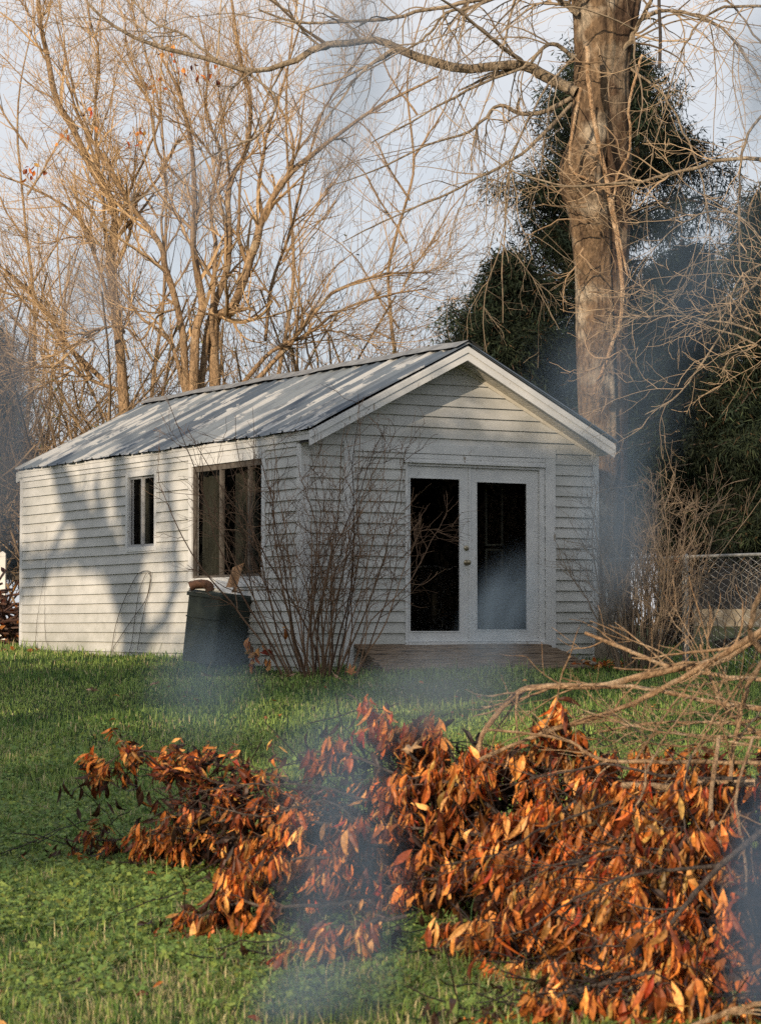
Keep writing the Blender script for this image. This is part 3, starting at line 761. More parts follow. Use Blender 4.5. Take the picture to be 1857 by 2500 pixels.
# thinner bare trees farther off
FT = 'thin bare trees far behind the shed'
specs = [((60, 930), 52, 60, -320, 'thin bare tree at the far left edge behind the other trees'),
         ((330, 880), 54, 360, -380, 'thin bare tree standing between the two big left trees'),
         ((600, 860), 52, 640, -360, 'thin pale bare tree rising behind the middle of the tin roof'),
         ((860, 800), 56, 930, -330, 'thin bare tree behind the upper end of the tin roof')]
for (bx_, by_), Yt, tx, ty, lab in specs:
    pts = [(bx_, by_ + 150), (bx_, by_)]
    pts += [(bx_ + (tx - bx_) * f + RNG.uniform(-30, 30), by_ + (ty - by_) * f * .75) for f in (.25, .5, .75, 1)]
    lim = []
    for k in range(6):
        f = .10 + .11 * k; sx = RNG.choice([-1, 1]); X0 = bx_ + (tx - bx_) * f; Y0 = by_ + (ty - by_) * f * .75
        lim.append(([(X0, Y0), (X0 + sx * 45, Y0 - 70), (X0 + sx * 110, Y0 - 170), (X0 + sx * RNG.uniform(170, 280), Y0 - 250)], .045, .010))
    build_tree('bare_tree', lab, Yt, [(pts, .085, .018)], lim, [
        dict(m=6, length=2.2, ang=32, n=9, wig=.08, trop=(0, 0, .08), tmin=.1, rscale=.5, rmin=.0075),
        dict(m=5, length=1.1, ang=34, n=6, wig=.10, trop=(0, 0, .06), tmin=.1, rscale=.6, rmin=.0050, of=[0, 1])], M['bark_warm'], WARM0, (.42, .30, .19), group=FT, tr_sides=8)

# ------------------------------------------------------------------ the big tree behind the shed's right corner
def big_tree():
    Yb = 33.3
    base = D(1322, 1420, Yb); base[2] = float(zg(base[0], base[1]))
    root = thing('big_bare_tree', 'huge bare tree with a ridged double trunk behind the right corner of the shed', 'tree')
    b = MB(); b2 = MB()
    def lofted(mb, pts, ecc, seed, n=260, sides=80):
        q = np.array([D(p[0], p[1], Yb + p[3]) for p in pts]); r = np.array([p[2] for p in pts]) / 1652 * 1857 / F * Yb
        P = resample(q, n); R = np.interp(np.linspace(0, len(pts) - 1, n), np.arange(len(pts)), r)
        th = np.arange(sides) * 2 * PI / sides; V = []
        for i in range(n):
            z = P[i, 2]
            rid = np.abs(np.sin(th * 9 + .9 * np.sin(z * 1.1 + seed) + .35 * np.sin(z * 5.3)))
            f = 1 - .035 * rid + .05 * np.sin(th * 3 + seed + z * .5) + .03 * np.sin(th * 7 + z * 1.3 + seed) + .022 * np.sin(th * 13 + z * .8) + .045 * np.sin(z * 2.1 + seed + np.cos(th) * 2) + RNG.normal(0, .006, sides)
            V.append(np.stack([P[i, 0] + R[i] * f * np.cos(th), P[i, 1] + R[i] * f * np.sin(th) * ecc, np.full(sides, z) + .02 * np.sin(th * 5 + z)], 1))
        V = np.concatenate(V); i = np.arange(sides); j = (i + 1) % sides
        bb = (np.arange(n - 1)[:, None] * sides); f4 = np.stack([bb + i, bb + j, bb + sides + j, bb + sides + i], 2).reshape(-1, 4)
        mb.add(V, f4)
    lofted(b, [(1300, 1440, 62, -.1), (1300, 1350, 46, 0), (1296, 1150, 42, 0), (1296, 900, 42, 0), (1292, 700, 42, 0), (1288, 600, 42, 0), (1280, 480, 46, -.05), (1265, 410, 50, -.1), (1268, 350, 48, -.1), (1284, 290, 42, 0), (1292, 180, 44, 0), (1296, 80, 50, 0), (1290, -60, 52, 0)], 1, 1.)
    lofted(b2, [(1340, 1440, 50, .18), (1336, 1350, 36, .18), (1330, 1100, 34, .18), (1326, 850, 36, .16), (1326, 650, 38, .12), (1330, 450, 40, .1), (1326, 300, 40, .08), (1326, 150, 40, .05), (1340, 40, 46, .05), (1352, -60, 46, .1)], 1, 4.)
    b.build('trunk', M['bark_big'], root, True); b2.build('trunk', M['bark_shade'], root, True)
    limbs = [
        ([c3(850, 400, -.1), c3(700, 322), c3(640, 290), c3(540, 280), c3(370, 300), c3(250, 280), c3(100, 230), c3(0, 182), (780, 96), (700, 103), (640, 135), (590, 152), (530, 152), (470, 130), (330, 98), (240, 52), (190, 5)], .125, .03),
        ([c3(840, 250, -.3), c3(765, 197, -.4), c3(700, 222, -.5), c3(640, 285, -.5), c3(400, 370, -.6), c3(250, 450, -.8), c3(100, 540, -1), c3(-40, 620, -1.2)], .05, .014),
        ([c3(830, 425, -.2), c3(700, 490, -.3), c3(600, 502, -.4), c3(520, 478, -.5), c3(450, 540, -.7), c3(380, 600, -.8), c3(200, 652, -1), c3(0, 740, -1.2), c3(-200, 800, -1.4)], .055, .012),
        ([c3(830, 450, -.3), c3(700, 590, -.8), c3(560, 700, -1), c3(400, 780, -1.2), c3(200, 880, -1.4), c3(0, 965, -1.6), c3(-160, 1050, -2)], .045, .010),
        ([c3(1040, 240, -.1), c3(1100, 140, -.2), c3(1190, 0, -.4), c3(1260, -140, -.5)], .06, .035),
        ([c3(860, 60, -.2), c3(770, 0, -.2), c3(640, -80, -.3)], .07, .05),
        ([c3(870, -30), c3(600, -20, -.2), c3(350, 0, -.4), c3(200, 35, -.5), c3(0, 90, -.6), (750, 50, -.7), (640, 50, -.8), (560, 20, -.9)], .06, .02),
        ([c3(600, -40, -.5), c3(430, 10, -.6), c3(300, 60, -.7), c3(200, 160, -.8), c3(60, 240, -1), c3(-100, 330, -1.2)], .045, .012),
        ([(1360, 60, .2), (1450, 20, 0), (1560, 60, -.5), (1640, 160, -1), (1700, 300, -1)], .05, .012),
        ([(1370, 150, 0), (1440, 210, -.5), (1500, 330, -1), (1540, 470, -1.2), (1530, 640, -1.5)], .03, .008),
        ([(1250, 120, -.3), (1190, 180, -.6), (1120, 290, -1), (1080, 430, -1.3), (1060, 560, -1.5)], .03, .008),
        ([(530, 152, 0), (600, 215, -.1), (560, 300, -.2), (480, 330, -.3), (380, 400, -.4), (300, 430, -.5)], .03, .012),
        ([(470, 130), (380, 60, .1), (320, 20, .2), (250, -40, .3)], .03, .015),
        ([(700, 103), (640, 60, .2), (600, 20, .3), (575, -30, .4)], .03, .014)]
    P, R = limbset(limbs, Yb, 30, .012); R = R * .62
    for k in range(len(P)): MB().tubes(P[k], R[k], 10).build('limb', M['bark_grey'], root, True)
    twig_tree(root, P, R, [
        dict(m=9, length=2.6, ang=52, n=14, wig=.10, trop=(0, 0, -.055), tmin=.1, rscale=.5, rmin=.0045, bias=(0, -.2, -.3)),
        dict(m=5, length=1.1, ang=42, n=9, wig=.13, trop=(0, 0, -.05), tmin=.1, rscale=.6, rmin=.0033, of=[0, 1]),
        dict(m=3, length=.45, ang=42, n=6, wig=.17, trop=(0, 0, -.02), tmin=.1, rscale=.7, rmin=.0025)], None, GREY0, GREY1)
    # water shoots around the trunk
    z = np.linspace(0, 1, 20)
    path = np.array([D(1290 + 25 * math.sin(q * 9), 60 + 900 * q, Yb - .75) for q in z])
    tp, tr = grow(path[None], np.full((1, 20), .02), 34, 1.1, 75, n=9, wig=.22, trop=(0, 0, -.02), tmin=0, rscale=.55, bias=(0, -.4, 0), rmin=.006)
    tp2, tr2 = grow(tp, tr, 4, .5, 45, n=6, wig=.2, rmin=.004, rscale=.6, tmin=.15)
    u = RNG.random((len(tp), 1)); mb = MB(); mb.tubes(tp, tr, 4, col=np.array([.26, .18, .11]) * (.6 + u)); u = RNG.random((len(tp2), 1)); mb.tubes(tp2, tr2, 3, col=np.array([.30, .22, .14]) * (.6 + u))
    mb.build('water_shoots', M['twig'], root)
    for ch in root.children: ch.location = [-float(c) for c in base]
    root.location = [float(c) for c in base]
    # vines climbing the trunk
    for pts, r, lab in ((([(1275, 100), (1285, 210), (1320, 400), (1350, 560), (1355, 680), (1325, 780), (1300, 850)], .035, 'pale climbing vine crossing down the front of the huge trunk')),
                        (([(1262, 190), (1240, 290), (1235, 370), (1300, 400), (1330, 440), (1350, 520), (1362, 600)], .022, 'thin vine looping over the bulge on the huge trunk')),
                        (([(1395, 120), (1370, 230), (1375, 330), (1340, 400), (1335, 500), (1352, 640)], .02, 'thin vine hanging on the shaded right side of the huge trunk'))):
        q = resample([D(x, y, Yb - .72) for x, y in pts], 40); q += np.cumsum(RNG.normal(0, .006, (40, 3)), 0)
        v = MB(); v.tubes(q, np.linspace(r, r * .7, 40), 7); tag(v.build('vine', M['stick'], None, True), lab, 'vine')
    q = resample([D(x, y, Yb - 2) for x, y in ((1432, -120), (1430, 0), (1433, 80), (1431, 148))], 14)
    v = MB(); v.tubes(q, np.full(14, .022), 7, cap=True); tag(v.build('rope', M['rope'], None, True), 'dark rope hanging straight down right of the huge trunk', 'rope')
big_tree()

# ------------------------------------------------------------------ dark cedars
def cedar(label, Y, base, top, prof, nbr, ncl, seed, group='dark cedars behind the shed', lit=.5):
    """prof: list of (photo y, photo x left, photo x right)"""
    r = np.random.default_rng(seed)
    ys = np.array([p[0] for p in prof], float); xl = np.array([p[1] for p in prof], float); xr = np.array([p[2] for p in prof], float)
    p0 = D(base[0], base[1], Y); p0[2] = float(zg(p0[0], Y))
    root = thing('cedar_tree', label, 'tree', p0, group=group)
    P = resample([p0, D((base[0] + top[0]) / 2 + 8, (base[1] + top[1]) / 2, Y), D(top[0], top[1], Y)], 24) - p0
    MB().tubes(P, np.linspace(.24, .03, 24), 10).build('trunk', M['bark_dark'], root, True)
    # branches
    paths = []; cl = []; brt = []
    for k in range(nbr):
        yy = r.uniform(ys[0], ys[-1]); a = r.uniform(0, 2 * PI)
        L_ = np.interp(yy, ys, xl); R_ = np.interp(yy, ys, xr)
        tx = base[0] + (top[0] - base[0]) * (base[1] - yy) / (base[1] - top[1])
        hw = ((R_ - tx) if math.cos(a) > 0 else (tx - L_)) * K / F * Y
        ave = .5 * (R_ - L_) * K / F * Y
        ln = (abs(math.cos(a)) * hw + (1 - abs(math.cos(a))) * ave) * r.uniform(.45, 1.0) * (1.22 if r.random() < .14 else 1)
        ln = max(ln, .2); brt.append(r.uniform(.45, 1.5))
        c = D(tx, yy, Y) - p0
        st = c - np.array([0, 0, ln * r.uniform(.05, .35)])
        dx = np.array([math.cos(a), math.sin(a) * .9, 0])
        q = resample([st, st + dx * ln * .5 + np.array([0, 0, ln * .18]), st + dx * ln + np.array([0, 0, ln * r.uniform(-.15, .45)])], 9)
        paths.append(q)
        m = int(ncl * (.35 + ln * .6))
        t = r.beta(2.2, 1.1, m) * 8; i = np.clip(t.astype(int), 0, 7); f = (t - i)[:, None]
        cl.append(q[i] * (1 - f) + q[i + 1] * f + r.normal(0, .06 + .07 * ln, (m, 3)) * np.array([1, 1, .42]) - np.array([0, 0, .10]))
    paths = np.array(paths)
    mb = MB(); mb.tubes(paths, np.linspace(.035, .008, 9)[None].repeat(len(paths), 0), 4, col=np.array([.10, .075, .06])); mb.build('branches', M['twig'], root)
    C = np.concatenate(cl); n = len(C); per = 22; BR = np.repeat(np.array(brt), [len(c_) for c_ in cl])[:, None]
    Cc = np.repeat(C, per, 0); q = len(Cc)
    off = r.normal(0, 1, (q, 3)) * np.array([.085, .085, .11]); 
    B = Cc + off
    d = off / (np.linalg.norm(off, axis=1, keepdims=True) + 1e-6) * .6 + np.array([0, 0, -.45]) + r.normal(0, .45, (q, 3)); d /= np.linalg.norm(d, axis=1, keepdims=True)
    s = np.cross(d, r.normal(0, 1, (q, 3))); s /= np.linalg.norm(s, axis=1, keepdims=True)
    ln = r.uniform(.05, .14, q)[:, None]; w = r.uniform(.005, .012, q)[:, None]
    V = np.stack([B - d * ln * .3, B + s * w, B + d * ln, B - s * w], 1)
    cc = np.repeat(r.uniform(.45, 1.25, (n, 1)) * BR, per, 0)
    base_c = np.array([.011, .021, .014]); ol = np.array([.050, .066, .030]); br = np.array([.10, .065, .035])
    u = np.repeat(r.random((n, 1)) ** 1.6, per, 0) * lit
    col = (base_c * (1 - u) + ol * u) * cc * r.uniform(.7, 1.3, (q, 1))
    k = r.random((q, 1)) < .03; col = np.where(k, br, col)
    mesh_np('crown', V.reshape(-1, 3), [np.arange(q)[:, None] * 4 + np.array([[0, 1, 2, 3]])], M['needles'], root, np.repeat(col, 4, 0))
cedar('tall dark cedar tree directly behind the huge bare trunk', 38, (1300, 1400), (1330, 70),
      [(80, 1280, 1380), (130, 1150, 1410), (200, 1165, 1450), (260, 1120, 1530), (330, 1070, 1570), (400, 1040, 1600), (520, 1060, 1610), (640, 1060, 1570), (720, 1000, 1580), (800, 980, 1600), (950, 960, 1600), (1150, 1100, 1590)], 250, 34, 1)
cedar('shorter dark cedar tree whose top shows just right of the shed ridge', 36.5, (1090, 1400), (1095, 540),
      [(560, 1050, 1140), (640, 1020, 1190), (700, 985, 1230), (760, 965, 1250), (850, 930, 1280), (1000, 930, 1290)], 150, 34, 8, lit=.6)
cedar('dark cedar tree filling the right edge above the wire fence', 35.5, (1690, 1400), (1700, 400),
      [(420, 1630, 1770), (520, 1540, 1850), (640, 1530, 1900), (800, 1480, 1950), (1000, 1450, 1980), (1160, 1440, 2000)], 230, 36, 2, lit=.8)
cedar('lower dark cedar tree right of the huge trunk, behind the bare shrub', 37, (1470, 1400), (1480, 520),
      [(540, 1440, 1530), (640, 1400, 1580), (800, 1360, 1620), (1000, 1340, 1640), (1150, 1345, 1640)], 170, 36, 3)
cedar('dark cedar tree at the left edge beyond the end of the shed', 47, (-40, 1380), (-30, 690),
      [(700, -60, 20), (800, -110, 62), (900, -140, 82), (1050, -150, 88), (1250, -150, 80)], 130, 34, 4, lit=.3)

# ------------------------------------------------------------------ branches hanging in from a tree outside the right edge
def right_tree():
    Ye = 25.5
    base = D(1905, 1500, Ye); base[2] = float(zg(base[0], base[1]))
    root = thing('bare_tree', 'bare tree just beyond the right edge whose branches hang into view', 'tree')
    P, R = limbset([([(1900, 1620), (1905, 1300), (1895, 900), (1900, 500), (1880, 100), (1860, -200)], .16, .08)], Ye, 24, .01)
    MB().tubes(P[0], R[0], 14).build('trunk', M['bark_grey'], root, True)
    limbs = [
        ([(1895, 480), (1790, 400), c3(1652, 705, .3), c3(1500, 715, .4), c3(1330, 750, .5), c3(1150, 800, .6), c3(1000, 816, .7), c3(850, 815, .8), c3(700, 780, .9), c3(560, 730, 1), c3(390, 620, 1)], .04, .008),
        ([(1895, 900), (1760, 800), (1680, 600), (1640, 640), (1540, 790), (1480, 860), (1400, 900)], .03, .008),
        ([(1895, 1000), (1780, 820), (1652, 735), (1500, 705), (1400, 695), (1340, 690)], .025, .006),
        ([(1895, 1000), (1780, 860), (1652, 760), (1520, 700), (1440, 660), (1390, 640)], .022, .006),
        ([(1895, 300), (1760, 200), (1620, 280), (1600, 420), (1600, 560), (1615, 600)], .03, .008),
        ([(1890, 200), (1760, 40), (1600, 20), (1520, 60), (1470, 130), (1440, 240)], .03, .008),
        ([(1890, 600), (1780, 560), (1700, 560), (1640, 590), (1600, 660), (1540, 720)], .028, .008),
        ([(1890, 400), (1780, 300), (1700, 160), (1620, 60), (1560, -20)], .03, .01),
        ([(1895, 760), (1760, 620), (1640, 520), (1560, 480), (1470, 500), (1400, 560)], .022, .006)]
    P, R = limbset(limbs, Ye, 30, .012); R = R * .7
    for k in range(len(P)): MB().tubes(P[k], R[k], 7).build('limb', M['bark_grey'], root, True)
    twig_tree(root, P, R, [
        dict(m=7, length=1.4, ang=50, n=11, wig=.12, trop=(0, 0, -.03), tmin=.2, rscale=.45, rmin=.0048, bias=(-.4, 0, -.2)),
        dict(m=4, length=.6, ang=45, n=7, wig=.18, trop=(0, 0, -.02), tmin=.1, rscale=.6, rmin=.0034, of=[0, 1]),
        dict(m=2, length=.3, ang=42, n=5, wig=.18, tmin=.1, rscale=.7, rmin=.003)], None, (.20, .15, .10), (.46, .34, .22))
    for ch in root.children: ch.location = [-float(c) for c in base]
    root.location = [float(c) for c in base]
right_tree()

# ------------------------------------------------------------------ bare shrubs
def shrub(label, c, nst, spread, h, lean, rst, col0, col1, seed, seg=12, m1=6, m2=4, bw=.28, l1=.75):
    global RNG
    keep = RNG; RNG = np.random.default_rng(seed)
    root = thing('bare_shrub', label, 'shrub', (c[0], c[1], float(zg(c[0], c[1])) - .02))
    n = nst; a = RNG.uniform(0, 2 * PI, n); rad = RNG.uniform(0, bw, n)
    P = np.zeros((n, seg, 3)); P[:, 0] = np.stack([np.cos(a) * rad, np.sin(a) * rad * .7, np.zeros(n)], 1)
    sp = RNG.uniform(.1, 1, n) ** .8 * spread
    d = np.stack([np.cos(a) * sp + lean, np.sin(a) * sp * .8, np.ones(n)], 1); d /= np.linalg.norm(d, axis=1, keepdims=True)
    H = h * RNG.uniform(.5, 1.08, n)
    for s in range(1, seg):
        d = d + RNG.normal(0, .12, (n, 3)) + np.array([0, 0, .07]); d /= np.linalg.norm(d, axis=1, keepdims=True)
        P[:, s] = P[:, s - 1] + d * (H / (seg - 1))[:, None]
    R = (rst * RNG.uniform(.55, 1.25, n))[:, None] * np.linspace(1, .25, seg)[None]
    u = RNG.random((n, 1)); mb = MB(); mb.tubes(P, R, 6, col=np.array(col0) * (1 - u) + np.array(col1) * u); mb.build('stems', M['twig'], root, True)
    q, r = grow(P, R, m1, l1, 40, n=9, wig=.19, trop=(0, 0, .04), tmin=.25, rscale=.6, rmin=.0036)
    q2, r2 = grow(q, r, m2, .36, 36, n=5, wig=.13, trop=(0, 0, .03), tmin=.15, rscale=.7, rmin=.0026)
    mb = MB(); u = RNG.random((len(q), 1)); mb.tubes(q, r, 4, col=np.array(col0) * (1 - u) + np.array(col1) * u)
    u = RNG.random((len(q2), 1)); mb.tubes(q2, r2, 3, col=np.array(col0) * (1 - u) + np.array(col1) * u); mb.build('twigs', M['twig'], root)
    RNG = keep; return root
cL = D(690, 1452, 27.75); shrub('bare brown shrub in front of the near corner of the shed', cL, 42, .62, 3.2, -.02, .0125, (.060, .036, .026), (.24, .155, .10), 5, bw=.46, m1=8, m2=4, l1=.8)
cR = D(1385, 1428, 29.0); shrub('bare grey shrub at the right corner of the shed beside the fence', cR, 64, .60, 2.45, .05, .0115, (.13, .10, .08), (.27, .21, .15), 6, bw=.26)
# background brush
def brush(label, x0, x1, Y, h, n, seed, col0, col1):
    global RNG
    keep = RNG; RNG = np.random.default_rng(seed)
    x = RNG.uniform(x0, x1, n); y = Y + RNG.uniform(-2, 2, n); P = np.zeros((n, 9, 3)); P[:, 0] = np.stack([x, y, zg(x, y)], 1)
    d = RNG.normal(0, .35, (n, 3)); d[:, 2] = 1; d /= np.linalg.norm(d, axis=1, keepdims=True); H = h * RNG.uniform(.4, 1.1, n) * (.6 + .7 * pnoise(x, y, .35, seed))
    for s in range(1, 9):
        d = d + RNG.normal(0, .13, (n, 3)); d /= np.linalg.norm(d, axis=1, keepdims=True); P[:, s] = P[:, s - 1] + d * (H / 8)[:, None]
    q, r = grow(P, np.full((n, 9), .018), 7, h * .45, 40, n=6, wig=.15, rmin=.006); q2, r2 = grow(q, r, 4, h * .2, 40, n=4, wig=.15, rmin=.005)
    mb = MB()
    for (a, b, s) in ((P, np.full((n, 9), .018), 4), (q, r, 3), (q2, r2, 3)):
        u = RNG.random((len(a), 1)); mb.tubes(a, b, s, col=np.array(col0) * (1 - u) + np.array(col1) * u)
    # budding leaves
    e = np.concatenate([q2[:, -1], q[:, 3]]); e = e[RNG.random(len(e)) < .5]; m = len(e)
    Dr = rnd_unit(m); S2 = np.cross(Dr, rnd_unit(m)); w = RNG.uniform(.02, .04, (m, 1))
    V = np.stack([e, e + Dr * w + S2 * w * .5, e + Dr * w * 2, e + Dr * w - S2 * w * .5], 1)
    cc = np.array([.13, .15, .045]) * RNG.uniform(.6, 1.3, (m, 1)); mb.add(V.reshape(-1, 3), np.arange(m)[:, None] * 4 + np.array([[0, 1, 2, 3]]), col=np.repeat(cc, 4, 0))
    tag(mb.build('thicket', M['twig']), label, 'thicket', kind='stuff'); RNG = keep
brush('tangled brown thicket with pale green buds behind the shed roof', -10, 1.8, 44.5, 7.2, 230, 51, (.14, .10, .065), (.38, .27, .16))
brush('distant brown brushwood at the left edge beyond the rail fence', -13, -5.2, 52, 3.4, 90, 52, (.10, .06, .045), (.24, .15, .10))
brush('distant brown thicket beyond the wire fence on the right', 5, 16, 66, 5, 110, 53, (.05, .04, .03), (.14, .11, .08))
# dead leaves still hanging in the left trees
pts = [(c2(690, 380), 41), (c2(270, 590), 41), (c2(660, 350), 41), (c2(150, 740), 41), (c2(400, 490), 40), (c2(880, 300), 39), (c2(600, 590), 40), (c2(740, 225), 40), (c2(810, 300), 40)]
mb = MB()
for (p, Yp) in pts:
    c = D(p[0], p[1], Yp - .5); n = int(RNG.integers(5, 14))
    B = c + RNG.normal(0, .10, (n, 3)); V, f, C = leaf_batch(B, RNG.normal(0, .5, (n, 3)) + np.array([0, 0, -1]), rnd_unit(n), RNG.uniform(.08, .14, n), RNG.uniform(.05, .08, n), RNG.uniform(-.3, .6, n), leaf_cols(n)); mb.add(V, f, col=C)
o = mb.build('hanging_leaves', M['leaf'], bpy.data.objects['bare_tree'])
r_ = bpy.data.objects['bare_tree']; o.location = [-c for c in r_.location]

# ------------------------------------------------------------------ wheeled bin and what lies on it
def bin_thing():
    c = D(462, 1448, 29.75); c[0] = -2.02
    bx, by = -1.98, 29.55
    root = thing('trash_bin', 'dark green wheeled trash bin leaning against the long shed wall', 'bin', (bx, by, float(zg(bx, by))), math.radians(-14))
    root.rotation_euler = (math.radians(-4), math.radians(5.5), math.radians(-40))
    def frus(z0, z1, a0, b0, a1, b1, bev=.05):
        def ring(a, b, z):
            k = bev; pts = []
            for cx, cy, s in ((a - k, b - k, 0), (-a + k, b - k, 1), (-a + k, -b + k, 2), (a - k, -b + k, 3)):
                for q in range(4):
                    t = (s + q / 3) * PI / 2; pts.append((cx + k * math.cos(t), cy + k * math.sin(t), z))
            return pts
        n = 16; lv = 8; V = []
        for i in range(lv + 1):
            f = i / lv; V += ring(a0 + (a1 - a0) * f, b0 + (b1 - b0) * f, z0 + (z1 - z0) * f)
        F4 = [[i * n + j, i * n + (j + 1) % n, (i + 1) * n + (j + 1) % n, (i + 1) * n + j] for i in range(lv) for j in range(n)]
        b = MB(); b.add(V, F4)
        for e in (0, lv): b.add([V[e * n + j] for j in range(n)] + [(0, 0, V[e * n][2])], None, [[j, (j + 1) % n, n] for j in range(n)])
        return b
    frus(.03, .80, .262, .275, .270, .285).build('body', M['bin'], root)
    b = frus(.80, .845, .29, .305, .29, .305); b.build('rim', M['bin'], root)
    b = frus(.847, .875, .285, .30, .27, .285, .06); b.box(-.30, .30, .30, .34, .83, .86); b.build('lid', M['bin'], root)
    b = MB(); b.tubes(np.array([(-.25, .38, .84), (-.12, .40, .85), (.12, .40, .85), (.25, .38, .84)]), np.full(4, .014), 8, cap=True); b.build('handle', M['bin'], root)
    for sx in (-.29, .262):
        th = np.linspace(0, 2 * PI, 20, endpoint=False); b = MB(); V = [(sx + dx, .24 + .11 * math.cos(t), .11 + .11 * math.sin(t)) for dx in (0, .045) for t in th] + [(sx, .24, .11), (sx + .045, .24, .11)]
        b.add(V, [[j, (j + 1) % 20, 20 + (j + 1) % 20, 20 + j] for j in range(20)], [[j, (j + 1) % 20, 40] for j in range(20)] + [[20 + j, 20 + (j + 1) % 20, 41] for j in range(20)])
        b.build('wheel', M['rubber'], root)
    for z in (.30, .55):   # moulded ribs
        f = (z - .03) / .77; a = .235 + .05 * f + .004; bb = .25 + .06 * f + .004
        frus(z, z + .018, a, bb, a, bb).build('rib', M['bin'], root)
    q = D(430, 1285, by - .1)
    # rusty elbow
    pth = resample([(0, 0, 0), (.09, .01, .03), (.19, .02, .035), (.255, .02, .01), (.27, .02, -.06)], 22)
    r = np.full(22, .060); r[:3] = .066
    b = MB(); b.tubes(pth, r, 18); b.tubes(pth + np.array([0, 0, .0]), r - .006, 18)
    for k in range(4, 20, 4): b.tubes(pth[k:k + 2] , np.full(2, .064), 18)
    e = b.build('pipe_elbow', M['rust'], None, True); e.scale = (.88,) * 3; e.location = [float(v) for v in D(412, 1274, by - .25)]
    tag(e, 'rusty brown stovepipe elbow lying on the left of the trash bin lid', 'pipe elbow')
    def sheet(name, pts, m, lab, cat):
        P = np.array([D(x, y, Y) for x, y, Y in pts]); n = 9
        u = np.linspace(0, 1, n); U, Vv = np.meshgrid(u, u)
        G = (P[0] * (1 - U)[..., None] * (1 - Vv)[..., None] + P[1] * U[..., None] * (1 - Vv)[..., None] + P[2] * U[..., None] * Vv[..., None] + P[3] * (1 - U)[..., None] * Vv[..., None])
        G = G + (.012 * np.sin(U * 9 + Vv * 4))[..., None] * np.array([.3, 1, .3])
        i, j = np.meshgrid(np.arange(n - 1), np.arange(n - 1)); bb = (j * n + i).ravel()
        b = MB(); b.add(G.reshape(-1, 3), np.stack([bb, bb + 1, bb + n + 1, bb + n], 1)); o = b.build(name, m, None, True); tag(o, lab, cat)
    sheet('cardboard_piece', [(488, 1282, by - .22), (512, 1288, by - .16), (530, 1222, by - .02), (506, 1232, by - .06)], M['cardboard'], 'torn brown cardboard sticking up behind the bin lid', 'cardboard')
    sheet('paper_scrap', [(462, 1276, by - .26), (500, 1290, by - .3), (512, 1270, by - .1), (470, 1258, by - .08)], M['paper'], 'crumpled white paper on top of the green bin', 'paper')
bin_thing()

# ------------------------------------------------------------------ wire loops and thin vines on the long wall
def ws(x, y): # point 4 cm in front of the long wall seen at photo position (crop 4 of the study)
    u = x / 2.174; v = 1040 + y / 2.174
    a = (u - CX) / F; b = (CY - v) / F
    d = (a, math.cos(PITCH) - b * math.sin(PITCH), math.sin(PITCH) + b * math.cos(PITCH))
    t = (-.04 + OX * EX[0] + OY * EX[1]) / (d[0] * EX[0] + d[1] * EX[1])
    return (t * d[0], t * d[1], CZ + t * d[2])
for k, (pts, r) in enumerate(((([(590, 1215), (610, 1080), (650, 950), (700, 840), (740, 780), (790, 770), (800, 800), (775, 920), (700, 1030), (640, 1120), (600, 1190), (640, 1225)], .0045)),
                 (([(680, 1225), (700, 1150), (720, 1000), (740, 880), (780, 780), (800, 830), (760, 1010), (730, 1190)], .004)))):
    b = MB(); q = resample([ws(*p) for p in pts], 60); b.tubes(q, np.full(60, r), 5)
    tag(b.build('wire_loop', M['wire'], None, True), ('tall loop of thin rusty wire leaning on the long wall below the small window', 'narrower loop of rusty wire leaning on the long wall beside the bin')[k], 'wire')
for k, (pts, lab) in enumerate((([(262, 1225), (240, 1080), (238, 900), (245, 700), (246, 530)], 'thin dry vine climbing the long wall left of the small window'), ([(190, 1225), (195, 1060), (215, 930), (240, 760)], 'short dry vine climbing near the far end of the long wall'))):
    b = MB(); q = resample([ws(*p) for p in pts], 40) + RNG.normal(0, .004, (40, 3)); b.tubes(q, np.linspace(.004, .0015, 40), 4); tag(b.build('wall_vine', M['wire'], None, True), lab, 'vine')

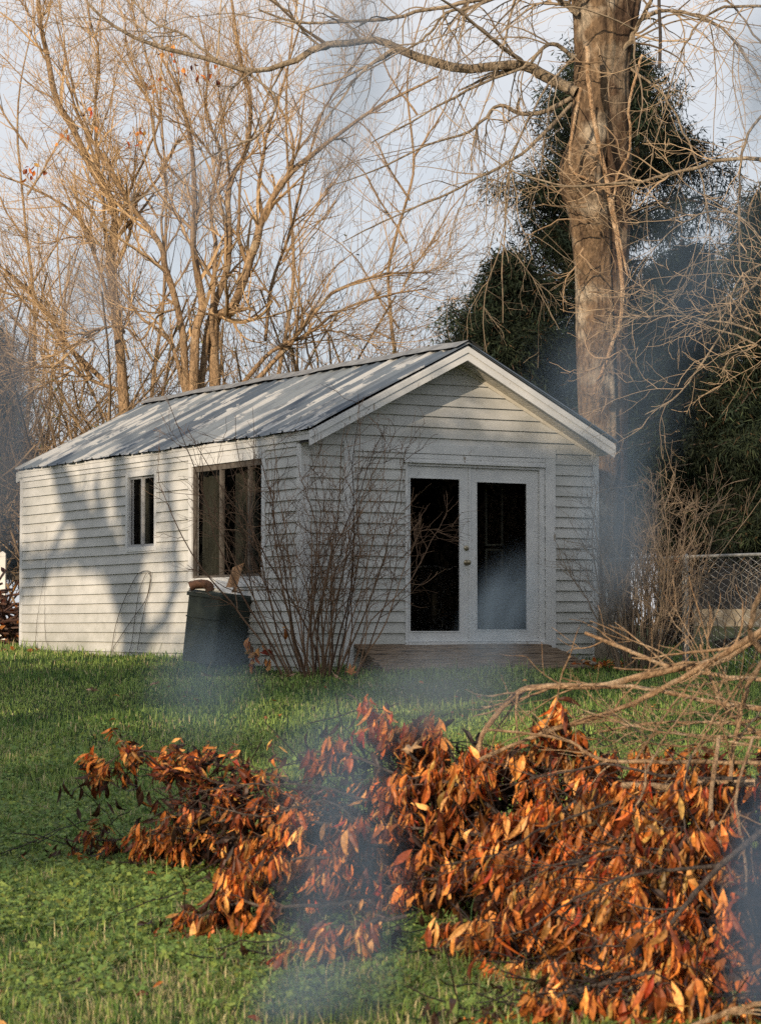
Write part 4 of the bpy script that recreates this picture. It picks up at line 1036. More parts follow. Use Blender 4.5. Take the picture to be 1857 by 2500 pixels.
# ------------------------------------------------------------------ wire fence on the right
def fence():
    def rail_pt(x, top=True): # along straight line between measured points
        A = np.array([2.70, 30.5]); B = np.array([3.57, 29.4]); C = np.array([9.5, 21.8])
        return A, B, C
    A, B, C = rail_pt(0)
    hz = 1.335
    root = thing('wire_fence', 'chain link fence with a grey top rail running right from the shed', 'fence', (B[0], B[1], float(zg(*B))))
    loc = np.array([B[0], B[1], float(zg(*B))])
    def p3(p, z): return np.array([p[0], p[1], z]) - loc
    posts = [B + (C - B) * f for f in (0, .33, .66, 1)] + [A + np.array([.03, -.03])]
    for k, p in enumerate(posts):
        z = float(zg(*p)); b = MB(); top = hz + (-.02 if k else .01)
        b.tubes(np.array([p3(p, z - .1), p3(p, top)]), np.full(2, .038 if k == 0 else .028), 12)
        b.tubes(np.array([p3(p, top), p3(p, top + .02), p3(p, top + .035)]), np.array([.036, .034, .008]), 12)
        b.build('post', M['galv'], root, True)
    b = MB(); b.tubes(resample([p3(A, hz), p3((A + B) / 2, hz - .012), p3(B, hz)], 12), np.full(12, .019), 8); b.tubes(resample([p3(B, hz), p3((B + C) / 2, hz + .01), p3(C, hz)], 12), np.full(12, .019), 8); b.build('rail', M['galv'], root, True)
    # mesh: zigzag wires
    P = []; 
    for (U, V_) in ((A, B), (B, C)):
        Ln = np.linalg.norm(V_ - U); n = int(Ln / .08)
        for k in range(n):
            f = (k + .5) / n; c = U + (V_ - U) * f; t = (V_ - U) / Ln; z0 = float(zg(*c)) + .02
            m = 31; zz = np.linspace(z0, hz, m); s = (.040 * 1.03) * np.where(np.arange(m) % 2, 1, -1) * (1 if k % 2 == 0 else -1) * 1.0
            nn = np.array([-t[1], t[0]])
            q = np.zeros((m, 3)); q[:, :2] = c + t * s[:, None] + nn * (.004 * np.where((np.arange(m) + k) % 2, 1, -1))[:, None] + nn * .02 * math.sin(f * 17) ; q[:, 2] = zz; P.append(q - loc)
    b = MB(); P = np.array(P); b.tubes(P, np.full(P.shape[:2], .0024), 4); b.build('chain_link', M['link'], root)
fence()

# dry vines tangled in the wire
for k, (x0, x1, lab) in enumerate(((1500, 1560, 'dry vine tangled in the wire just right of the fence post'), (1590, 1650, 'dry vine tangled in the wire near the right edge'), (1340, 1420, 'dry vine tangled in the wire behind the bare grey shrub'))):
    b = MB(); P_ = []
    for q_ in range(16):
        xx_ = RNG.uniform(x0 - 20, x1 + 20); Yv = 29.3 if k == 2 else 28.9 - (xx_ - 1490) / 1652 * 14
        pts_ = [(xx_ + RNG.normal(0, 14), y_, Yv - .05) for y_ in (1430, 1370, 1310, 1260, 1215 + RNG.uniform(-5, 30))]
        P_.append(resample([D(*p_) for p_ in pts_], 16) + RNG.normal(0, .012, (16, 3)))
    P_ = np.array(P_); b.tubes(P_, np.full((16, 16), .005), 4)
    tag(b.build('fence_vine', M['wire'], None, True), lab, 'vine')

# things beyond the fence
gx = lambda p: float(zg(p[0], p[1]))
p = D(1438, 1320, 40); p = np.array([p[0], p[1], 0]); p[2] = gx(p)
b = MB(); zt = D(1438, 1195, 40)[2] - p[2]
b.tubes(resample([(0, 0, -.1), (.02, 0, zt * .3), (.05, 0, zt * .7), (.02, 0, zt)], 14), np.linspace(.16, .12, 14), 14, cap=True); o = b.build('white_post', M['whitewood'], None, True); o.location = [float(v) for v in p]; tag(o, 'thick white painted post behind the bare grey shrub', 'post')
hb = thing('neighbour_house', 'low dark grey building with pale concrete base beyond the wire fence', 'building', (11.5, 60, .2))
b = MB(); b.box(-3.9, 8, 0, 6, -.3, .74); b.build('foundation', M['tan'], hb)
b = MB(); 
for k in range(12): b.box(-3.85 , 7.95, -.02 + .0, 5.9, .742 + k * .15, .742 + k * .15 + .149)
b.build('wall', M['greywall'], hb)
b = MB(); b.box(-1.1, .6, -.06, -.025, 1.5, 2.2); wn = b.build('window', M['whitewood'], hb)
b = MB(); b.quad((-1.02, -.063, 1.58), (.52, -.063, 1.58), (.52, -.063, 2.12), (-1.02, -.063, 2.12)); b.build('pane', M['glass'], wn)
b = MB(); b.add([(-4.3, -.5, 2.62), (8.4, -.5, 2.62), (8.4, 3, 3.9), (-4.3, 3, 3.9), (8.4, 6.5, 2.62), (-4.3, 6.5, 2.62)], [[0, 1, 2, 3], [3, 2, 4, 5]]); b.build('roof', M['greywall'], hb)
p = D(1590, 1372, 36); b = MB(); b.tubes(resample([(-.55, 0, 0), (0, .02, .03), (.75, 0, .0)], 10), np.array([.07, .085, .09, .09, .09, .085, .085, .08, .08, .07]), 10, cap=True); o = b.build('log', M['oldwood'], None, True); o.location = (float(p[0]) + .3, 36, gx((p[0], 36)) + .08); tag(o, 'dark log lying on the grass beyond the wire fence', 'log')

# left edge: rail fence, white post, heap
b = MB(); xl = D(5, 1300, 44)[0]
rf_ = thing('rail_fence', 'old dark wooden rail fence beyond the far end of the shed', 'fence', (xl, 44, float(zg(xl, 44))))
zr = lambda y: D(0, y, 44)[2] - float(zg(xl, 44))
for yy in (1252, 1166):
    b = MB(); b.box(-3.2, 1.6, -.03, .03, zr(yy) - .06, zr(yy) + .06); b.build('rail', M['oldwood'], rf_)
for xx in (-3.0, -1.2, .75):
    b = MB(); b.box(xx - .06, xx + .06, -.06, .06, -.1, zr(1160) + .1); b.build('post', M['oldwood'], rf_)
pw = D(6, 1258, 42); b = MB(); zt = D(6, 1202, 42)[2]; zb = float(zg(pw[0], 42)); b.box(-.055, .055, -.055, .055, -.1, zt - zb); b.add([(-.055, -.055, zt - zb), (.055, -.055, zt - zb), (.055, .055, zt - zb), (-.055, .055, zt - zb), (0, 0, zt - zb + .04)], None, [[0, 1, 4], [1, 2, 4], [2, 3, 4], [3, 0, 4]])
o = b.build('white_post', M['whitewood']); o.location = (float(pw[0]), 42, zb); tag(o, 'square white post in front of the dark rail fence', 'post')
def leaf_heap(name, c, rx, ry, h, n, lab, size=(.07, .12), parent=None, onwall=False):
    r = np.sqrt(RNG.random(n)); a = RNG.uniform(0, 2 * PI, n)
    x = c[0] + r * rx * np.cos(a); y = c[1] + r * ry * np.sin(a); z = zg(x, y) + h * (1 - r ** 2) * RNG.uniform(.2, 1, n) + .01
    Dr = rnd_unit(n) * np.array([1, 1, .6]); Nn = RNG.normal(0, .4, (n, 3)) + np.array([0, -.3, 1])
    V, f, C = leaf_batch(np.stack([x, y, z], 1), Dr, Nn, RNG.uniform(*size, n), RNG.uniform(size[0] * .5, size[1] * .55, n), RNG.uniform(-.4, .8, n), leaf_cols(n))
    b = MB(); b.add(V, f, col=C); o = b.build(name, M['leaf']); return o
p = D(8, 1420, 39)
b = MB()
nn = 150; x = p[0] + RNG.uniform(-1.6, .5, nn); yv = 39 + RNG.normal(0, .35, nn); zz = zg(x, yv) + RNG.uniform(0, .95, nn) * np.clip(1 - np.abs(x - p[0] + .5) / 1.6, .1, 1)
dv = RNG.normal(0, 1, (nn, 3)) * np.array([1, .6, .35]); dv /= np.linalg.norm(dv, axis=1, keepdims=True)
PP = np.stack([x, yv, zz], 1)[:, None] + dv[:, None] * (np.linspace(-.5, .5, 6) * 1.2)[None, :, None] + np.cumsum(RNG.normal(0, .03, (nn, 6, 3)), 1)
u = RNG.random((nn, 1)); b.tubes(PP, np.full((nn, 6), .02), 5, col=np.array([.10, .055, .04]) * (.5 + u))
m_ = 500; k = RNG.integers(0, nn, m_); B = PP[k, RNG.integers(0, 6, m_)] + RNG.normal(0, .05, (m_, 3)); V, f, C = leaf_batch(B, RNG.normal(0, .6, (m_, 3)) + np.array([0, 0, -.6]), rnd_unit(m_), RNG.uniform(.08, .13, m_), RNG.uniform(.04, .07, m_), RNG.uniform(-.3, .7, m_), leaf_cols(m_, .2) * .7)
b.add(V, f, col=C); tag(b.build('brushwood_heap', M['leaf']), 'reddish brown heap of sticks and leaves at the far end of the shed', 'heap')
o = leaf_heap('leaf_litter', D(1305, 1428, 29.35), .42, .18, .09, 60, ''); tag(o, 'small drift of dead leaves against the right corner of the shed', 'leaves', kind='stuff')
o = leaf_heap('leaf_litter', D(90, 1432, 35.0), 1.3, .35, .02, 70, ''); tag(o, 'orange fallen leaves in the grass at the far end of the long wall', 'leaves', kind='stuff')
n = 420; yy = RNG.uniform(9, 27, n); xx = RNG.uniform(-1, 1, n) * (.16 * yy + .5); zz = zg(xx, yy) + .03
kk = ~((shed_local(xx, yy)[0] > 0) & (shed_local(xx, yy)[1] > -.7)); kk &= RNG.random(n) < np.where((yy > 14), .30, .8); xx = xx[kk]; yy = yy[kk]; zz = zz[kk]; n = len(xx)
V, f, C = leaf_batch(np.stack([xx, yy, zz], 1), rnd_unit(n) * np.array([1, 1, .25]), RNG.normal(0, .35, (n, 3)) + np.array([0, -.2, 1]), RNG.uniform(.04, .09, n), RNG.uniform(.02, .04, n), RNG.uniform(-.3, .7, n), leaf_cols(n) * .8)
b = MB(); b.add(V, f, col=C); tag(b.build('scattered_leaves', M['leaf']), 'small dead leaves scattered over the open lawn', 'leaves', kind='stuff')

# lobed dry leaves lying on the lawn
def lobed_leaf(label, x, y, Y, size, rot, tilt, tint=(.42, .24, .11), stand=False, ptilt=0):
    c = D(x, y, Y); g = float(zg(c[0], c[1]))
    lobes = [(0, 1.0), (.30, .42), (.62, .88), (.98, .36), (1.35, .66), (1.9, .28), (2.5, .22)]
    ang = [a for a, _ in lobes] ; out = [(a, r) for a, r in lobes] + [(2 * PI - a, r * .92) for a, r in reversed(lobes[1:])]
    a = np.array([o[0] for o in out]); r = np.array([o[1] for o in out])
    af = np.concatenate([[a[i], a[i] + ((a[(i + 1) % len(a)] - a[i]) % (2 * PI)) * .5] for i in range(len(a))]); rn = np.roll(r, -1)
    rf2 = np.concatenate([[r[i], (r[i] + rn[i]) * .5 * .9] for i in range(len(r))])
    n = len(af); V = [(0, 0, 0)]
    for ring in (.45, 1.):
        for q in range(n):
            R_ = rf2[q] * ring; xx_ = R_ * math.sin(af[q]); yy_ = R_ * math.cos(af[q])
            V.append((xx_, yy_, .22 * R_ ** 2 * math.sin(af[q] * 3 + rot) + .10 * math.cos(af[q] * 7) * ring + .12 * abs(xx_)))
    F3 = [[0, 1 + q, 1 + (q + 1) % n] for q in range(n)]; F4 = [[1 + q, 1 + n + q, 1 + n + (q + 1) % n, 1 + (q + 1) % n] for q in range(n)]
    b = MB(); b.add(np.array(V) * size, F4, F3, col=np.array(tint)); b.tubes(np.array([(0, 0, 0), (.02, -.3, .02), (.05, -.7, .10)]) * size, np.array([.02, .014, .012]) * size, 5, col=np.array(tint) * .7)
    o = b.build('dry_leaf', M['leaf'], None, True); o.location = (float(c[0]), float(c[1]), max(g + size * (.55 if tilt > 30 else .15), float(c[2]) if stand else 0)); o.rotation_euler = (math.radians(tilt), math.radians(ptilt), rot); tag(o, label, 'leaf')
lobed_leaf('big curled tan lobed leaf on the grass below the leaf pile', 890, 2035, 10.6, .095, math.radians(-38), 32, (.46, .29, .15), ptilt=-10)
lobed_leaf('small orange lobed leaf standing in the grass by the ramp', 762, 1452, 27.5, .12, .4, 60, (.48, .20, .07))
lobed_leaf('tan lobed leaf on the lawn below the near shed corner', 735, 1490, 25.3, .11, 1.3, 30, (.36, .22, .13))
lobed_leaf('brown lobed leaf on the lawn in front of the bin', 455, 1476, 26.4, .11, 2.0, 12, (.28, .16, .09))
lobed_leaf('brown lobed leaf on the lawn left of the bare brown shrub', 626, 1475, 26.4, .10, 4.0, 12, (.28, .17, .10))
lobed_leaf('pale lobed leaf in the grass far left of the leaf pile', 203, 1561, 20.5, .09, 3.0, 16, (.34, .22, .15))
lobed_leaf('brown lobed leaf on the shaded lawn between bin and leaf pile', 330, 1527, 22.5, .09, 5.2, 14, (.25, .15, .09))
lobed_leaf('orange lobed leaf caught on the fence post', 1469, 1220, 29.2, .085, .5, 80, (.50, .20, .07), stand=True)
lobed_leaf('reddish dry leaf flat on the grass near the bottom edge', 780, 2118, 9.9, .06, 1.5, 10, (.34, .15, .08))
# dead weed by the bin
def weed():
    c = D(560, 1462, 28.3); root = thing('dead_weed', 'withered weed with drooping orange brown leaves beside the trash bin', 'weed', (float(c[0]), float(c[1]), float(zg(c[0], c[1]))))
    P = []; 
    for k in range(4):
        a = RNG.uniform(-.35, .35); P.append(resample([(k * .04 - .06, 0, -.02), (k * .05 - .06 + a * .3, .02, .22), (k * .05 + a * .8, 0, .38 + .05 * k)], 10))
    P = np.array(P); b = MB(); b.tubes(P, np.linspace(.007, .003, 10)[None].repeat(4, 0), 5); b.build('stem', M['stick2'], root, True)
    n = 26; k = RNG.integers(0, 4, n); B = P[k, RNG.integers(3, 10, n)]
    V, f, C = leaf_batch(B, RNG.normal(0, .45, (n, 3)) + np.array([0, 0, -1]), rnd_unit(n), RNG.uniform(.09, .16, n), RNG.uniform(.04, .08, n), RNG.uniform(-.2, .6, n), leaf_cols(n) * .8)
    b = MB(); b.add(V, f, col=C); b.build('leaves', M['leaf'], root)
weed()
# stone at the corner
def stone(c, r, lab):
    n = 18; b = MB(); V = []
    for i in range(n + 1):
        ph = PI * i / n
        for j in range(n * 2):
            t = PI * j / n; k = 1 + .16 * math.sin(t * 2 + ph * 3) + .10 * math.sin(t * 5 + ph * 2) + .05 * math.sin(t * 9 - ph * 7)
            V.append((r[0] * k * math.sin(ph) * math.cos(t), r[1] * k * math.sin(ph) * math.sin(t), r[2] * k * math.cos(ph)))
    m = n * 2; b.add(V, [[i * m + j, (i + 1) * m + j, (i + 1) * m + (j + 1) % m, i * m + (j + 1) % m] for i in range(n) for j in range(m)])
    o = b.build('stone', M['stone'], None, True); o.location = (float(c[0]), float(c[1]), float(zg(c[0], c[1])) + r[2] * .5); tag(o, lab, 'stone')
stone(D(1322, 1400, 30.6), (.20, .20, .42), 'tall pale stone against the right corner of the shed')
stone(D(1272, 1436, 29.5), (.13, .12, .05), 'flat pale stone among dead leaves at the end of the ramp')

# ------------------------------------------------------------------ brush pile in the foreground
def leafy_branch(label, pts, side_len, nside, leaves_per, rs=.010, droop=1.0, size=(.072, .128), seed=0, dark=0., mats='stick2', width=.26, fan=50, trop=-.02):
    """pts: (photo x, photo y, depth)"""
    global RNG
    keep = RNG; RNG = np.random.default_rng(seed)
    q = resample([D(*p) for p in pts], 22); q[1:] += np.cumsum(RNG.normal(0, .006, (21, 3)), 0)
    base = q[0].copy()
    root = thing('leafy_branch', label, 'branch', [float(v) for v in base], group='cut leafy branches in the brush pile')
    q = q - base; R = np.linspace(rs, rs * .35, 22)
    b = MB(); b.tubes(q, R, 8)
    b.build('stem', M[mats], root, True)
    tp, tr = grow(q[None], R[None], int(nside * 1.5), side_len, fan, n=9, wig=.10, trop=(0, 0, trop), tmin=.08, rscale=.5, rmin=.0022, bias=(0, -.15, .1))
    tp2, tr2 = grow(tp, tr, 2, side_len * .45, 42, n=6, wig=.12, trop=(0, 0, trop), tmin=.2, rscale=.7, rmin=.0016)
    b = MB(); u = RNG.random((len(tp), 1)); b.tubes(tp, tr, 5, col=np.array([.10, .07, .06]) * (.6 + u)); u = RNG.random((len(tp2), 1)); b.tubes(tp2, tr2, 4, col=np.array([.12, .08, .06]) * (.6 + u)); b.build('twigs', M['twig'], root)
    # leaves in whorls toward the twig ends, hanging
    B = []; TBs = []
    for (pp, w) in ((tp, 1.0), (tp2, .8)):
        n = int(leaves_per * len(pp) * w * 1.25); k = RNG.integers(0, len(pp), n); t = RNG.beta(1.35, .95, n) * (pp.shape[1] - 1.001); i = t.astype(int); f = (t - i)[:, None]
        p = pp[k, i] * (1 - f) + pp[k, i + 1] * f; T = pp[k, i + 1] - pp[k, i]; T /= np.linalg.norm(T, axis=1, keepdims=True) + 1e-9
        B.append(np.hstack([p, T])); TBs.append(np.clip(RNG.lognormal(0, .42, len(pp)), .3, 1.35)[k])
    B = np.concatenate(B); n = len(B); TB = np.concatenate(TBs)
    Dr = B[:, 3:] * .45 + RNG.normal(0, .27, (n, 3)) + np.array([0, 0, -1.15 * droop])
    Nn = rnd_unit(n) + np.array([-.35, -.55, .25])
    Ln = RNG.uniform(*size, n) * RNG.choice([1, .8, .55], n, p=[.55, .25, .2])
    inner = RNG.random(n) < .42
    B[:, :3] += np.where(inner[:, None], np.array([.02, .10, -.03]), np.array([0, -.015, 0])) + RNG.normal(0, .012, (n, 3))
    lc = leaf_cols(n, dark); lc = np.where(inner[:, None], lc * .14, lc * np.repeat(TB, 1)[:, None])  # inner leaves darkened by colour, painting the shade of the gaps
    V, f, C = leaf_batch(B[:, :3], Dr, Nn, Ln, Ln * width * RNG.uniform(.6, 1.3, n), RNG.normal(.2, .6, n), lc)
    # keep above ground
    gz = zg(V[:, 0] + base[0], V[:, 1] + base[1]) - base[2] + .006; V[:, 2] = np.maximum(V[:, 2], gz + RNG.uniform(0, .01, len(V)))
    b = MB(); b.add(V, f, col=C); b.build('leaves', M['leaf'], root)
    RNG = keep
LB = [
 # left wing of the pile, fanning left from (760,1790)
 ('leafy branch at the far left tip of the pile, lying lowest in the grass', [(780, 1830, 12.6), (600, 1800, 12.9), (400, 1800, 13.1), (230, 1830, 13.2), (140, 1835, 13.2)], .20, 11, 6, dict(size=(.06, .10), droop=.6, dark=.1)),
 ('leafy branch arching up at the upper left of the pile', [(800, 1780, 12.6), (620, 1700, 12.9), (450, 1670, 13.1), (300, 1650, 13.2), (215, 1680, 13.3)], .22, 12, 7, dict(size=(.06, .10), droop=.45, dark=.15)),
 ('leafy branch with dark leaves pointing up in the left wing', [(780, 1800, 12.5), (600, 1720, 12.7), (450, 1690, 12.8), (378, 1635, 12.9)], .20, 10, 7, dict(dark=.6, size=(.06, .10), droop=-.1)),
 ('leafy branch across the middle of the left wing of the pile', [(800, 1800, 12.3), (660, 1740, 12.4), (520, 1760, 12.5), (400, 1790, 12.7), (320, 1800, 12.8)], .25, 15, 9, dict(size=(.06, .105), dark=.1)),
 ('leafy branch hanging down in the lower part of the left wing', [(800, 1800, 12.2), (680, 1790, 12.1), (600, 1830, 12.1), (520, 1850, 12.1)], .25, 13, 9, dict(size=(.06, .11))),
 ('leafy branch with long yellowish leaves under the smoke', [(840, 1840, 11.5), (740, 1860, 11.3), (620, 1870, 11.2), (530, 1900, 11.2)], .24, 12, 9, {}),
 ('low leafy branch lying apart in the lower left grass', [(780, 1960, 10.8), (620, 1965, 10.8), (470, 1970, 10.9), (350, 2030, 11.0)], .18, 13, 9, dict(dark=.3)),
 ('small leafy branch half hidden in grass below the smoke', [(880, 1990, 10.4), (770, 2010, 10.3), (660, 2040, 10.2), (580, 2080, 10.1)], .15, 10, 8, dict(dark=.2)),
 ('dark leafy branch filling the heart of the left wing', [(820, 1830, 12.5), (660, 1800, 12.7), (520, 1760, 12.8), (420, 1740, 12.9)], .22, 14, 9, dict(dark=1.4, size=(.06, .10), droop=.5)),
 ('leafy branch with crumpled leaves along the lower edge of the left wing', [(820, 1830, 12.4), (640, 1820, 12.5), (460, 1830, 12.6), (300, 1850, 12.8)], .20, 13, 7, dict(dark=.2, size=(.06, .10), droop=.7)),
 # centre
 ('sunlit leafy branch arching highest in the middle of the pile', [(1000, 1760, 12.2), (900, 1650, 12.5), (820, 1570, 12.7), (745, 1530, 12.8)], .13, 7, 6, dict(size=(.085, .13))),
 ('leafy branch with bright leaves drooping left of the middle', [(1000, 1780, 12.2), (880, 1690, 12.4), (760, 1640, 12.6), (660, 1625, 12.7)], .17, 9, 7, {}),
 ('arched leafy branch with a row of hanging leaves behind the smoke', [(1020, 1760, 12.3), (985, 1640, 12.5), (930, 1585, 12.6), (850, 1590, 12.7)], .16, 12, 10, {}),
 ('leafy branch in the upper middle of the pile', [(1100, 1780, 11.9), (960, 1700, 12.1), (830, 1700, 12.3), (700, 1760, 12.4)], .25, 15, 10, dict(dark=.3)),
 ('leafy branch behind the smoke in the middle of the pile', [(1150, 1850, 11.5), (1000, 1800, 11.7), (860, 1800, 11.9), (740, 1880, 12)], .28, 17, 10, dict(dark=.2)),
 ('dark leafy branch in the hollow beneath the smoke', [(1150, 1950, 11.0), (1000, 1900, 11.1), (880, 1910, 11.2), (780, 1960, 11.3)], .28, 15, 10, dict(dark=.5)),
 ('leafy branch with reddish leaves near the top centre of the pile', [(1400, 1750, 11.9), (1250, 1680, 12.1), (1120, 1660, 12.2), (990, 1690, 12.2)], .30, 20, 13, {}),
 ('leafy branch topped by two upright orange leaves', [(1380, 1760, 12.0), (1280, 1660, 12.1), (1220, 1600, 12.1), (1190, 1570, 12.1)], .18, 9, 7, {}),
 ('leafy branch on the right crest of the pile', [(1750, 1760, 11.6), (1600, 1690, 11.8), (1470, 1690, 12), (1340, 1710, 12)], .30, 22, 13, {}),
 ('leafy branch in the dense right part of the pile, upper row', [(1700, 1820, 11.2), (1500, 1760, 11.3), (1300, 1780, 11.3), (1120, 1850, 11.4)], .34, 26, 14, {}),
 ('leafy branch in the dense right part of the pile, second row', [(1650, 1890, 10.7), (1450, 1850, 10.8), (1250, 1880, 10.8), (1050, 1950, 10.9)], .34, 28, 14, {}),
 ('leafy branch in the dense right part of the pile, third row', [(1700, 1980, 10.2), (1500, 1930, 10.3), (1300, 1960, 10.3), (1060, 2050, 10.4)], .34, 28, 14, {}),
 ('leafy branch in the dense right part of the pile, fourth row', [(1750, 2060, 9.7), (1550, 2010, 9.8), (1350, 2050, 9.9), (1120, 2130, 9.9)], .32, 28, 14, {}),
 ('leafy branch at the bottom right edge of the pile', [(1800, 2150, 9.3), (1600, 2100, 9.4), (1400, 2130, 9.4), (1180, 2200, 9.4)], .30, 27, 14, {}),
 ('lowest leafy branch running out of the bottom of the picture', [(1700, 2230, 9.0), (1500, 2200, 9.0), (1300, 2230, 9.0), (1050, 2290, 9.0)], .26, 22, 13, {}),
 ('leafy branch with small leaves at the far right edge of the pile', [(1850, 1900, 10.6), (1700, 1880, 10.7), (1600, 1950, 10.7), (1560, 2080, 10.7)], .26, 14, 9, dict(size=(.05, .09))),
 ('leafy branch deep in the middle of the dense right part', [(1500, 1980, 10.9), (1350, 1850, 11.3), (1200, 1800, 11.6), (1080, 1790, 11.7)], .34, 24, 13, {}),
 ('leafy branch hanging in the lower middle of the dense right part', [(1600, 2120, 10.1), (1420, 2000, 10.2), (1230, 2000, 10.3), (1040, 2080, 10.1)], .30, 24, 13, {})]
for k, (lab, pts, sl, ns, lp, kw) in enumerate(LB):
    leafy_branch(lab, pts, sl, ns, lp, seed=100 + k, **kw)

# leaves and twigs inside the pile, coloured near black as its deep shade
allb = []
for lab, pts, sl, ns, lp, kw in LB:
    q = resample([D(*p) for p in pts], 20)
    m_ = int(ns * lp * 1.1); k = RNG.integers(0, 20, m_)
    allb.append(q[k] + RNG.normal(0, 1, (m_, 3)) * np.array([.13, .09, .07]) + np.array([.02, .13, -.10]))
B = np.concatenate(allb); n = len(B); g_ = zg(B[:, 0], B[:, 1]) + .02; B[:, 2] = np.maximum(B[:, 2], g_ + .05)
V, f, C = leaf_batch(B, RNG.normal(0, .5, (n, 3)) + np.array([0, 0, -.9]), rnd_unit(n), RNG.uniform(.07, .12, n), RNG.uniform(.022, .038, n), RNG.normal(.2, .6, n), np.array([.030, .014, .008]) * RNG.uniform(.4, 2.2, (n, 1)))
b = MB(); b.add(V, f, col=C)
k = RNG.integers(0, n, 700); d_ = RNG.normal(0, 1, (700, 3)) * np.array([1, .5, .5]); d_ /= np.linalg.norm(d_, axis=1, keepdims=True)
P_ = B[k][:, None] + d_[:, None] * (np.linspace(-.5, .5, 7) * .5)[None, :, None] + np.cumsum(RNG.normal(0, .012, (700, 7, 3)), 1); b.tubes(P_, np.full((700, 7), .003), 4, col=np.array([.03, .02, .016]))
tag(b.build('pile_shade_leaves', M['leaf']), 'tangle of leaves and twigs deep inside the brush pile, coloured almost black as its shade', 'leaves', kind='stuff')

def bare_stick(label, pts, r0, r1, m='stick', side=5, sl=.45, seed=0, col=(.30, .19, .11)):
    global RNG
    keep = RNG; RNG = np.random.default_rng(seed)
    q = resample([D(*p) for p in pts], 36); q[1:-1] += np.cumsum(RNG.normal(0, .0035, (34, 3)), 0) * np.sin(np.linspace(0, PI, 34))[:, None]
    base = q[0].copy(); q = q - base
    R = np.linspace(r0, r1, 36) * (1 + .10 * np.sin(np.linspace(0, 40, 36) + seed) * (RNG.random(36) > .4))
    root = thing('bare_branch', label, 'branch', [float(v) for v in base], group='bare cut branches in the brush pile')
    b = MB(); b.tubes(q, R, 9, cap=True)
    if not side: b.build('stem', M[m], root, True)
    if side:
        tp, tr = grow(q[None], R[None], int(side * 1.7), sl * 1.25, 38, n=10, wig=.12, trop=(0, 0, -.01), tmin=.15, rscale=.5, rmin=.0025)
        tp2, tr2 = grow(tp, tr, 2, sl * .5, 40, n=5, wig=.12, rscale=.6, rmin=.0018)
        b.tubes(tp, tr, 5); b.tubes(tp2, tr2, 4); b.build('stem', M[m], root, True)
    RNG = keep
